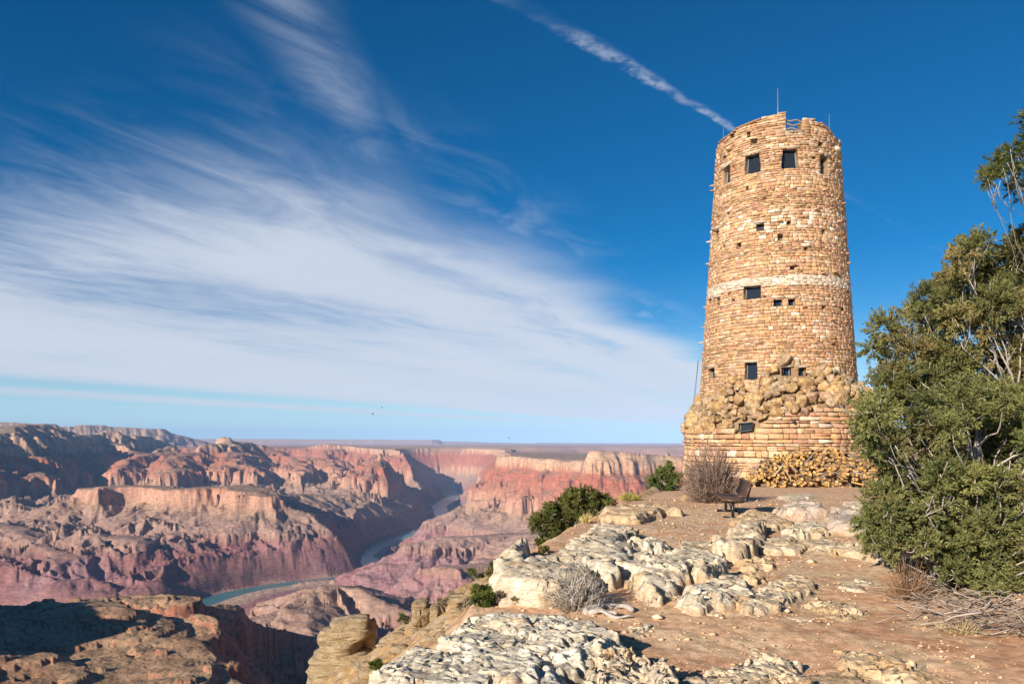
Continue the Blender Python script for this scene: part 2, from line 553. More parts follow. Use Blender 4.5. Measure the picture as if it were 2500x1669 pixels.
def canyon_height(x, y):
    r = np.hypot(x, y)
    amp = np.clip(r / 9500, 0.16, 1.5)
    wl = amp
    a1, a2 = x / (1900 * wl ** 0.5), y / (1900 * wl ** 0.5)
    qx = x + amp * (170 * fbm(a1, a2, 2, 1) + 105 * fbm(x / 520, y / 520, 2, 4) + 13 * fbm(x / 150, y / 150, 2, 9))
    qy = y + amp * (170 * fbm(a1, a2, 2, 21) + 105 * fbm(x / 520, y / 520, 2, 24) + 13 * fbm(x / 150, y / 150, 2, 29))
    D = dip(x, y)
    dr = np.full(x.shape, 1e9)
    side = np.zeros(x.shape)
    rx = x + 10 * pn(x / 300, y / 300, 61)
    ry = y + 10 * pn(x / 300, y / 300, 66)
    for (a, b, wa, wb) in zip(RIVER[:-1], RIVER[1:], _rw[:-1], _rw[1:]):
        d, t, c = seg_dist(rx, ry, a[0], a[1], b[0], b[1])
        d = d - (wa + (wb - wa) * t)
        k = d < dr
        dr = np.where(k, d, dr)
        side = np.where(k, c, side)
    left = side > 0
    dpos = np.maximum(dr, 0)
    wn = fbm(x / 900, y / 900, 3, 51)
    fl = RIVER_Z + 4 + np.interp(dpos * (1 + 0.35 * wn), [0, 40, 420, 1500, 5000, 15000], [0, 6, 290, 400, 560, 700])
    fr = RIVER_Z + 4 + np.interp(dpos, [0, 300, 1000, 2800, 6000, 15000], [0, 7, 70, 330, 560, 700])
    fl = np.where(r < 5200, np.minimum(fl, RIVER_Z + 60 + 0.1 * dpos), fl)
    uf = np.where(left, fl, fr)
    wf = np.clip(dpos / np.where(left, 500, 2600), 0, 1)
    u = uf + wf * (np.where(left, 130, 150) * (billow(x / 1500, y / 1500, 2, 71, 0.45) - 0.40))
    rg_ = 1 - np.abs(fbm(qx / 1250, qy / 1250, 3, 161, 0.5)) * 1.9
    u = u + np.where(left, 1.0, 0.45) * wf * 105 * (rg_ - 0.62) * sstep(0, 900, dpos)
    cap = U(RIVER_Z) + np.where(left, 1.3, 1.25) * dpos + 20
    ub = np.full(x.shape, -1e9)
    dep = np.full(x.shape, 1e9)
    xf, yf, fu, fd = qx.ravel(), qy.ravel(), ub.ravel(), dep.ravel()
    for pts, s, w in RIDGES:
        uc = U(pts[:, 2] + dip(pts[:, 0], pts[:, 1]))
        lim = (uc.max() + 1480) / s + w
        idx = np.nonzero((xf > pts[:, 0].min() - lim) & (xf < pts[:, 0].max() + lim) & (yf > pts[:, 1].min() - lim) & (yf < pts[:, 1].max() + lim))[0]
        xs, ys = xf[idx], yf[idx]
        cur, cd = fu[idx], fd[idx]
        for a, b, ua, ub_ in zip(pts[:-1], pts[1:], uc[:-1], uc[1:]):
            d, t, c = seg_dist(xs, ys, a[0], a[1], b[0], b[1])
            m = s * np.maximum(d - w, 0)
            v = ua + (ub_ - ua) * t - m - 0.02 * d
            k = v > cur
            cur = np.where(k, v, cur)
            cd = np.where(k, m, cd)
        fu[idx] = cur
        fd[idx] = cd
    ub = np.minimum(ub, cap)
    k = np.clip((ub - u) / 70 * 0.5 + 0.5, 0, 1)          # smooth union of slopes and floor
    u = u * (1 - k) + ub * k + 70 * k * (1 - k) * 0.5
    u = np.minimum(u, cap)
    # gullies down every slope
    u_r = np.gradient(u, _rad, axis=0)
    u_a = np.gradient(u, _ang, axis=1) / RR
    sn, cs = np.sin(AA), np.cos(AA)
    gx_, gy_ = u_r * sn + u_a * cs, u_r * cs - u_a * sn
    wl2 = 560 * np.where(r < 3300, 0.42, 1.0)
    er = erosion(x / wl2, y / wl2, gx_, gy_, 5, 5)
    wg = np.clip(dep / 75, 0.06, 1.0) * np.where(r < 3300, 0.42, 1.0)
    wg = np.where(k > 0.5, wg, wf * np.where(left, 0.8, 0.6))
    wg = wg * np.clip(dpos / 350, 0, 1)
    u = u + wg * (98 * er) + wg * 10 * (billow(qx / 170, qy / 170, 3, 97, 0.55) - 0.5)
    kt = np.clip((k - 0.15) / 0.7, 0.04, 1)
    z = Z(u) * kt + u * (1 - kt) - D
    z = np.where(dr < 0, RIVER_Z - 12, np.maximum(z, RIVER_Z + 1.5 + 6 * np.clip(dpos / 60, 0, 1)))
    near = np.clip((r - 1200) / 2500, 0.12, 1)
    z = z + np.where(dr < 60, 0, near * (4.0 * fbm(x / 60, y / 60, 3, 33)))
    nr_ = sstep(3400, 2600, r) * sstep(900, 1300, r)                # broken ledges on the near mesa
    bl_ = 44 * (billow(qx / 520, qy / 520, 3, 151, 0.5) - 0.5) + 8 * fbm(x / 110, y / 110, 3, 157)
    z = z + nr_ * (0.5 * bl_ + 0.5 * 14 * np.round(bl_ / 14))
    # plateau reaching to the horizon
    zf = -265 - (r - 24000) * 0.0045
    zf = np.where(r > 45000, -360 - (r - 45000) * 0.0042, zf)
    for pts, s, w in FAR:
        wx, wy = 900 * fbm(x / 5000, y / 5000, 3, 41), 900 * fbm(x / 5000, y / 5000, 3, 47)
        for a, b in zip(pts[:-1], pts[1:]):
            d, t, c = seg_dist(x + wx, y + wy, a[0], a[1], b[0], b[1])
            zf = np.maximum(zf, a[2] + (b[2] - a[2]) * t - s * np.maximum(d - w, 0) - 60 * (d > w))
    ff = sstep(23000, 27500, r + 1500 * fbm(x / 4000, y / 4000, 3, 44)) * sstep(-0.46, -0.36, x / y)
    ff = np.maximum(ff, sstep(36000, 40000, r))
    z = z * (1 - ff) + zf * ff
    return z, dr, left, dep


gz, g_dr, g_left, g_dep = canyon_height(gx, gy)
def lerp3(a, b, t):
    return np.asarray(a) * (1 - t[..., None]) + np.asarray(b) * t[..., None]


def canyon_colour(x, y, z, dr, left):
    zr_ = np.gradient(z, _rad, axis=0)
    za_ = np.gradient(z, _ang, axis=1) / RR
    slope = np.sqrt(zr_ ** 2 + za_ ** 2)
    zz = z + dip(x, y) + 14 * fbm(x / 700, y / 700, 3, 11) + 4 * pn(x / 90, y / 90, 15)
    zs = [(-1500, (.20, .115, .085)), (-1420, (.235, .120, .085)), (-1300, (.22, .115, .085)), (-1180, (.225, .130, .095)), (-1070, (.24, .155, .105)), (-1048, (.27, .19, .125)), (-1000, (.30, .205, .135)),
          (-990, (.31, .235, .155)), (-850, (.315, .235, .16)), (-790, (.33, .225, .15)), (-772, (.39, .255, .175)), (-700, (.42, .265, .185)), (-615, (.40, .245, .165)),
          (-605, (.34, .175, .115)), (-500, (.335, .155, .10)), (-350, (.34, .135, .085)), (-280, (.35, .155, .095)), (-268, (.45, .30, .19)), (-165, (.44, .30, .205)),
          (-150, (.42, .31, .20)), (-105, (.44, .32, .21)), (0, (.42, .31, .21)), (400, (.40, .30, .22))]
    kz = np.array([a for a, _ in zs])
    kc = np.array([c for _, c in zs])
    col = np.stack([np.interp(zz, kz, kc[:, i]) for i in range(3)], -1)
    # thin bedding
    bed = pn(zz / 9.0, zz * 0 + 0.5, 2) + 0.6 * pn(zz / 3.6, zz * 0 + 0.5, 5)
    col = col * (1 + 0.22 * bed * np.clip(slope * 1.2, 0.25, 1))[..., None]
    col = col * (1 + 0.20 * sstep(0.9, 1.8, slope) * (fbm(x / 70, y / 70, 3, 117)))[..., None]       # streaks down the cliffs
    # talus and scrub on the gentle slopes
    tal = sstep(0.95, 0.45, slope) * sstep(-1100, -1000, zz)
    n1 = fbm(x / 600, y / 600, 4, 121)
    taluc = lerp3((.33, .235, .165), (.265, .195, .135), np.clip(0.5 + 0.7 * n1, 0, 1))
    col = lerp3(col, taluc, tal * 0.62)
    flat = sstep(0.35, 0.12, slope) * sstep(-960, -900, zz) * sstep(18000, 13000, np.hypot(x, y))
    col = lerp3(col, (.25, .20, .13), flat * 0.7)
    # inner gorge: dark schist on the left bank, red and lilac hills on the right
    low = sstep(-1040, -1090, zz)
    n2 = fbm(x / 1100, y / 1100, 4, 131)
    n3 = fbm(x / 350, y / 350, 4, 137)
    band = pn(zz / 34 + 1.3 * n2, x / 4000, 7)
    red = lerp3((.265, .135, .112), (.33, .225, .175), np.clip(0.5 + 0.9 * band + 0.5 * n3, 0, 1))
    red = lerp3(red, (.25, .175, .155), np.clip(0.25 + 1.1 * n2, 0, 1) * 0.7)
    dark = lerp3((.165, .105, .085), (.245, .125, .098), np.clip(0.5 + 0.8 * band + 0.4 * n3, 0, 1))
    lowc = np.where(left[..., None], lerp3(dark, red, np.clip(0.35 + n2, 0, 1)), red)
    col = lerp3(col, lowc, low)
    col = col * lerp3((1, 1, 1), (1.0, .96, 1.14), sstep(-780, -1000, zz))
    # sand bars and gravel along the water
    sand = sstep(np.where(left, 60, 330), np.where(left, 20, 150), dr + 90 * n3) * np.where(left, 0.5, 1.0) * sstep(-1380, -1402, z)
    col = lerp3(col, (.42, .33, .24), sand * 0.9)
    # pale rim tops
    top = sstep(-60, -40, zz) * sstep(0.6, 0.3, slope)
    col = lerp3(col, (.30, .25, .17), top * 0.8)
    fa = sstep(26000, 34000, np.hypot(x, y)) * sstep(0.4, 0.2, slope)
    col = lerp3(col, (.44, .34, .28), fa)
    # scattered scrub on the near mesa
    r = np.hypot(x, y)
    nm = sstep(3600, 2600, r)
    sc = nm * sstep(0.26, 0.40, pn(x / 9, y / 9, 140) + 0.3 * pn(x / 60, y / 60, 141))
    col = lerp3(col, lerp3((.39, .285, .175), (.38, .235, .145), np.clip(0.4 + n3, 0, 1)), nm * sstep(1.4, 0.5, slope) * 0.85)
    col = lerp3(col, (.085, .085, .045), sc * 0.85)
    return np.clip(col * np.array((1.10, 0.98, 0.98)), 0.01, 0.9)


m_canyon, t, b = material('canyon_rock')
pos = t.node('ShaderNodeNewGeometry').outputs['Position']
tone = t.attr('tone')
n_a = t.noise(t.mapping(pos, (1 / 55., 1 / 55., 1 / 16.)), 1.0, 6.0, 0.62)
n_b = t.noise(t.mapping(pos, (1 / 9., 1 / 9., 1 / 4.)), 1.0, 5.0, 0.6)
c = t.mix(t.smooth(n_a, 0.30, 0.72), t.mix(1.0, tone, (0.74, 0.70, 0.68), 'MULTIPLY'), t.mix(1.0, tone, (1.20, 1.20, 1.18), 'MULTIPLY'))
t.put(b.inputs['Base Color'], c)
t.put(b.inputs['Normal'], t.bump(t.math('ADD', t.math('MULTIPLY', n_a, 26.0), t.math('MULTIPLY', n_b, 5.0)), 0.42, 1.0))
b.inputs['Specular IOR Level'].default_value = 0.05
b.inputs['Roughness'].default_value = 1.0

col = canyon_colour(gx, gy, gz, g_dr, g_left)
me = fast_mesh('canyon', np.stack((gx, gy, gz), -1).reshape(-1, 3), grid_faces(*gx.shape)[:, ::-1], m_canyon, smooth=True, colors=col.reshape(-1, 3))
obj('canyon', me, kind='structure')

# the river
m_water, t, b = material('river_water')
b.inputs['Base Color'].default_value = (.045, .17, .19, 1)
b.inputs['Roughness'].default_value = 0.28
b.inputs['Specular IOR Level'].default_value = 0.5
pos = t.node('ShaderNodeNewGeometry').outputs['Position']
t.put(b.inputs['Normal'], t.bump(t.noise(pos, 0.05, 3.0), 0.15, 6.0))
rv, rf = [], []
for i in range(len(RIVER)):
    d = RIVER[min(i + 1, len(RIVER) - 1)] - RIVER[max(i - 1, 0)]
    d /= np.linalg.norm(d)
    n = np.array((-d[1], d[0])) * (_rw[i] + 90)
    rv += [(*(RIVER[i] + n), RIVER_Z), (*(RIVER[i] - n), RIVER_Z)]
rf = [(2 * i, 2 * i + 1, 2 * i + 3, 2 * i + 2) for i in range(len(RIVER) - 1)]
obj('river', fast_mesh('river', rv, [np.array(rf)], m_water), kind='structure')

# the air
m_haze = bpy.data.materials.new('haze')
m_haze.use_nodes = True
ht = m_haze.node_tree
ht.nodes.remove(ht.nodes['Principled BSDF'])
pv = ht.nodes.new('ShaderNodeVolumePrincipled')
pv.inputs['Color'].default_value = (0.38, 0.58, 1.0, 1)
pv.inputs['Density'].default_value = 0.95e-5
pv.inputs['Anisotropy'].default_value = -0.35
ht.links.new(pv.outputs[0], ht.nodes['Material Output'].inputs['Volume'])
S = 95000.0
hz = np.array([(x, y, z) for z in (-1700.0, 1050.0) for (x, y) in ((-S, -6000.), (S, -6000.), (S, S), (-S, S))])
obj('haze', fast_mesh('haze', hz, [np.array([(3, 2, 1, 0), (4, 5, 6, 7), (0, 1, 5, 4), (1, 2, 6, 5), (2, 3, 7, 6), (3, 0, 4, 7)])], m_haze), kind='stuff')


# ------------------------------------------------------------------ the rim: ground and the slope falling away on the left
_tp = np.array([200, 600, 760, 900, 1000, 1123, 1230, 1330, 1420, 1500, 1560, 1640, 1690, 1760, 3200.])
_tYe = np.array([2.6, 3.0, 3.6, 4.6, 5.4, 6.9, 9.5, 12.5, 16, 19.5, 24, 33, 60, 90, 90.])
_tYb = np.array([10, 14, 17, 24, 28, 28.5, 26, 24, 23, 24, 27, 37, 64, 95, 95.])
_tyb = np.array([2150, 1800, 1690, 1590, 1512, 1432, 1388, 1338, 1292, 1240, 1205, 1163, 1120, 1105, 1105.])
_tzb = -(_tyb - HORIZON) / F_PX * _tYb


def flat_z(x, y):
    z = np.interp(y, [0, 5.5, 17, 28, 38, 60, 120], [-1.72, -1.75, -1.80, -2.05, -2.42, -2.9, -4.0])
    return z + 0.035 * pn(x / 1.7, y / 1.7, 201) + 0.05 * pn(x / 5, y / 5, 203)


def ground_z(x, y):
    x, y = np.asarray(x, dtype=float), np.asarray(y, dtype=float)
    p = CX + F_PX * x / np.maximum(y, 0.3)
    Ye, Yb, zb = (np.interp(p, _tp, t) for t in (_tYe, _tYb, _tzb))
    wob = 0.35 * pn(x / 1.5, y / 1.5, 205)
    fz = flat_z(x, y)
    ze = flat_z(x * Ye / np.maximum(y, 0.3), Ye)
    t = (y + wob - Ye) / (Yb - Ye)
    zs = ze + (zb - ze) * t + np.clip(t, 0, 1) * (1 - np.clip(t, 0, 1)) * 0.5 * fbm(x / 1.3, y / 1.3, 4, 207)
    zs = np.where(t > 1, np.maximum(zb + (zb - ze) * 0.3 * (t - 1) - 1.5 * (y - Yb), -140.0) + 0.25 * fbm(x / 5, y / 5, 4, 209), zs)
    k = sstep(-0.02, 0.03, t)
    return fz * (1 - k) + zs * k


def slope_mask(x, y):
    p = CX + F_PX * x / np.maximum(y, 0.3)
    return sstep(-0.01, 0.06, (y - np.interp(p, _tp, _tYe)) / (np.interp(p, _tp, _tYb) - np.interp(p, _tp, _tYe)) + 0.03 * pn(x / .8, y / .8, 211))


def hit(px, py, lift=0.0, y0=2.2, y1=75.0):
    """where the ray through a photo pixel meets the ground (raised by lift)"""
    Y = np.geomspace(y0, y1, 900)
    x = (px - CX) / F_PX * Y
    z = (HORIZON - py) / F_PX * Y
    g = ground_z(x, Y) + lift
    k = np.nonzero(z <= g)[0]
    i = k[0] if len(k) else len(Y) - 1
    return np.array((x[i], Y[i], g[i] - lift))


ga = np.radians(np.concatenate((np.linspace(-60, -36, 30, endpoint=False), np.linspace(-36, 36, 360, endpoint=False), np.linspace(36, 75, 40))))
gr = np.concatenate((np.geomspace(0.6, 2.4, 20, endpoint=False), np.geomspace(2.4, 60, 270, endpoint=False), np.geomspace(60, 175, 40)))
GR, GA = np.meshgrid(gr, ga, indexing='ij')
fx, fy = GR * np.sin(GA), GR * np.cos(GA)
fz = ground_z(fx, np.maximum(fy, 0.3))
fz += 0.012 * fbm(fx / 0.25, fy / 0.25, 3, 213) * (1 + 3 * slope_mask(fx, np.maximum(fy, .3)))
sm = slope_mask(fx, np.maximum(fy, .3))
n1, n2 = fbm(fx / 2.2, fy / 2.2, 4, 221), fbm(fx / .6, fy / .6, 4, 225)
dirt = lerp3((.64, .355, .20), (.72, .475, .295), np.clip(0.45 + 0.8 * n1 + 0.4 * n2, 0, 1))
dirt = lerp3(dirt, (.68, .46, .30), sstep(10, 26, fy) * 0.6)                       # trodden paler soil by the tower
_pp, _pq = CX + F_PX * fx / np.maximum(fy, .3), fy
dirt = lerp3(dirt, (.70, .53, .35), sstep(1470, 1540, _pp) * sstep(2260, 2120, _pp) * sstep(8.0, 9.5, fy) * sstep(21, 17, fy) * np.clip(.55 + .9 * n2, 0, .8))
dirt = lerp3(dirt, (.72, .53, .33), sstep(0.26, 0.50, n2 + 0.45 * fbm(fx / .35, fy / 1.2, 3, 229)) * 0.6)   # bedrock showing through
slopec = lerp3((.52, .32, .13), (.44, .29, .17), np.clip(0.5 + n1 + .5 * n2, 0, 1))
slopec = lerp3(slopec, (.55, .46, .34), sstep(0.15, 0.5, n2) * 0.6)
gcol = lerp3(dirt, slopec, sm)

m_ground, t, b = material('dirt_ground')
pos = t.node('ShaderNodeNewGeometry').outputs['Position']
tone = t.attr('tone')
g1 = t.noise(pos, 9.0, 8.0, 0.65)
g2 = t.voronoi(pos, 55.0)
g3 = t.noise(pos, 60.0, 4.0, 0.6)
gv = t.mix(t.smooth(g1, 0.32, 0.68), t.mix(1.0, tone, (0.66, 0.60, 0.55), 'MULTIPLY'), t.mix(1.0, tone, (1.18, 1.18, 1.18), 'MULTIPLY'))
gv = t.mix(t.math('MULTIPLY', t.smooth(g2, 0.34, 0.12), t.smooth(g3, 0.46, 0.58)), gv, (0.74, 0.53, 0.34))
t.put(b.inputs['Base Color'], gv)
hgt = t.math('ADD', t.math('MULTIPLY', g1, 0.05), t.math('ADD', t.math('MULTIPLY', g2, -0.012), t.math('MULTIPLY', g3, 0.012)))
t.put(b.inputs['Normal'], t.bump(hgt, 0.38, 1.0))
b.inputs['Specular IOR Level'].default_value = 0.1
obj('ground', fast_mesh('ground', np.stack((fx, fy, fz), -1).reshape(-1, 3), grid_faces(*fx.shape)[:, ::-1], m_ground, smooth=True, colors=gcol.reshape(-1, 3)), kind='structure')

# ------------------------------------------------------------------ limestone outcrops
m_lime, t, b = material('pale_limestone')
pos = t.node('ShaderNodeNewGeometry').outputs['Position']
tone = t.attr('tone')
l1 = t.noise(pos, 5.0, 9.0, 0.68, 0.4)
l2 = t.noise(pos, 22.0, 8.0, 0.7, 0.8)
l3 = t.voronoi(t.mapping(pos, (1, 1, 1.6)), 26.0, 'DISTANCE_TO_EDGE')
l4 = t.noise(pos, 1.9, 5.0, 0.6, 0.6)
l5 = t.noise(pos, 70.0, 6.0, 0.7)
c = t.mix(t.smooth(l1, 0.36, 0.66), t.mix(1.0, tone, (0.82, 0.79, 0.74), 'MULTIPLY'), t.mix(1.0, tone, (1.12, 1.12, 1.12), 'MULTIPLY'))
c = t.mix(t.math('MULTIPLY', t.smooth(l4, 0.52, 0.68), t.smooth(l2, 0.38, 0.62), clamp=True), c, (.50, .29, .125))
c = t.mix(t.math('MULTIPLY', t.smooth(l2, 0.60, 0.70), 0.50), c, (.20, .165, .125))
c = t.mix(t.math('MULTIPLY', t.smooth(l5, 0.60, 0.70), 0.32), c, (.24, .20, .15))
bed_ = t.noise(t.mapping(pos, (1.0, 1.0, 9.0)), 4.0, 6.0, 0.6, 0.3)
c = t.mix(t.math('MULTIPLY', t.smooth(t.math('ABSOLUTE', t.math('SUBTRACT', bed_, 0.5)), 0.030, 0.006), 0.55), c, (.16, .12, .085))
t.put(b.inputs['Base Color'], c)
hh = t.math('ADD', t.math('MULTIPLY', l1, 0.13), t.math('ADD', t.math('MULTIPLY', l2, 0.055), t.math('MULTIPLY', t.smooth(l3, 0.0, 0.10), 0.008)))
hh = t.math('ADD', hh, t.math('MULTIPLY', l5, 0.016))
t.put(b.inputs['Normal'], t.bump(hh, 0.29, 1.0))
b.inputs['Specular IOR Level'].default_value = 0.15


def worley(x, y, seed):
    ix, iy = np.floor(x).astype(np.int64), np.floor(y).astype(np.int64)
    f1 = np.full(x.shape, 9.0)
    f2 = np.full(x.shape, 9.0)
    idc = np.zeros(x.shape, dtype=np.int64)
    for i in (-1, 0, 1):
        for j in (-1, 0, 1):
            h = _P[_P[(ix + i + seed * 7) & 1023] + ((iy + j + seed * 13) & 1023)]
            d = np.hypot(ix + i + 0.5 + 0.45 * _G2[h, 0] - x, iy + j + 0.5 + 0.45 * _G2[h, 1] - y)
            f2 = np.where(d < f1, f1, np.minimum(f2, d))
            idc = np.where(d < f1, h, idc)
            f1 = np.minimum(f1, d)
    return f1, f2, idc / 1023.0


def poly_sd(x, y, P):
    """signed distance to a polygon, positive inside"""
    d = np.full(x.shape, 1e9)
    ins = np.zeros(x.shape, dtype=bool)
    n = len(P)
    for i in range(n):
        a, b_ = P[i], P[(i + 1) % n]
        dd, _, _ = seg_dist(x, y, a[0], a[1], b_[0], b_[1])
        d = np.minimum(d, dd)
        cr = ((a[1] > y) != (b_[1] > y))
        with np.errstate(divide='ignore', invalid='ignore'):
            xi = (b_[0] - a[0]) * (y - a[1]) / (b_[1] - a[1]) + a[0]
        ins ^= cr & (x < xi)
    return np.where(ins, d, -d)


def outcrop(label, px_poly, h, edge=0.16, n=110, seed=1, tint='cream', cell=0.32, rough=1.0, name='limestone_outcrop', group=None, back=None):
    ys = np.array([p[1] for p in px_poly], dtype=float)
    mid = 0.5 * (ys.min() + ys.max())
    W = np.array([hit(px, py, h * (0.58 if py < mid else 0.06))[:2] for px, py in px_poly])
    lo, hi = W.min(0) - 0.28, W.max(0) + 0.28
    big = max(hi - lo)
    nx, ny = max(8, int(n * (hi[0] - lo[0]) / big)), max(8, int(n * (hi[1] - lo[1]) / big))
    x, y = np.meshgrid(np.linspace(lo[0], hi[0], nx), np.linspace(lo[1], hi[1], ny))
    s = 0.45
    qx = x + 0.10 * fbm(x / s, y / s, 4, seed) + 0.05 * fbm(x / .14, y / .14, 3, seed + 3)
    qy = y + 0.10 * fbm(x / s, y / s, 4, seed + 40) + 0.05 * fbm(x / .14, y / .14, 3, seed + 43)
    d = poly_sd(qx, qy, W) + (0.13 if h > .2 else 0.06)
    f1, f2, ci = worley(qx / cell, qy / (cell * 1.3), seed)
    g1, g2, cj = worley(qx / (cell * .38), qy / (cell * .5), seed + 5)
    d2 = d + (ci - 0.5) * 0.10
    prof = sstep(-0.03, edge, d2) ** 0.8
    h = h * 0.62
    hz_ = h * prof * (0.82 + 0.18 * fbm(x / 1.3, y / 1.3, 3, seed + 9))
    hz_ += prof * rough * ((ci - 0.5) * 0.16 * h + (cj - 0.5) * 0.07 * min(h, .4))
    hz_ -= prof * rough * (0.10 * h * sstep(0.10, 0.0, f2 - f1) + 0.05 * min(h, .4) * sstep(0.12, 0.0, g2 - g1))
    hz_ += prof * rough * 0.012 * fbm(x / .09, y / .09, 3, seed + 12)
    st_ = 0.085 + 0.03 * pn(x / .9, y / .9, seed + 15)               # bedding steps
    hs_ = np.maximum(hz_, 0)
    fr_ = hs_ / st_ - np.floor(hs_ / st_)
    hz_ = np.where(hz_ > 0, 0.45 * hz_ + 0.55 * st_ * (np.floor(hs_ / st_) + sstep(0.74, 1.0, fr_)), hz_)
    w1, w2, cw = worley(qx / .085, qy / .11, seed + 6)
    hz_ += prof * rough * ((cw - .5) * .020 - 0.022 * sstep(0.16, 0.0, w2 - w1))
    gz0 = ground_z(x, y)
    z = gz0 - 0.06 + hz_ * 1.04 + 0.055 * (d > 0)
    q3 = np.stack((x, y, z * 3.2), -1)
    ox = x + prof * (0.05 * pn3(q3 / .20, seed % 40) + 0.030 * pn3(q3 / .075, seed % 37))
    oy = y + prof * (0.05 * pn3(q3 / .20, seed % 40 + 3) + 0.030 * pn3(q3 / .075, seed % 37 + 3))
    keep = d > -0.05
    F = grid_faces(ny, nx)
    F = F[keep.ravel()[F].any(1)]
    used = np.unique(F)
    rm = np.full(nx * ny, -1)
    rm[used] = np.arange(len(used))
    V = np.stack((ox, oy, z), -1).reshape(-1, 3)[used]
    pal = {'cream': ((.62, .48, .32), (.74, .62, .46)), 'white': ((.62, .52, .38), (.75, .66, .52)), 'grey': ((.60, .53, .41), (.74, .68, .56)),
           'tan': ((.58, .40, .23), (.70, .54, .36)), 'mauve': ((.50, .40, .34), (.68, .57, .47))}[tint]
    c = lerp3(pal[0], pal[1], np.clip(0.5 + 0.9 * fbm(x / .5, y / .5, 3, seed + 30), 0, 1))
    low = np.clip(1 - hz_ / (0.45 * h + 1e-6), 0, 1)
    c = lerp3(c, (.46, .29, .16), low * 0.55)                       # soil-stained foot
    c = lerp3(c, (.33, .25, .17), sstep(0.10, 0.0, f2 - f1) * 0.5)
    cen = V.mean(0)
    cen[2] = V[:, 2].min()
    me = fast_mesh(name, V - cen, rm[F], m_lime, smooth=False, colors=c.reshape(-1, 3)[used])
    return thing(name, label, 'rock', tuple(cen), me=me, group=group)


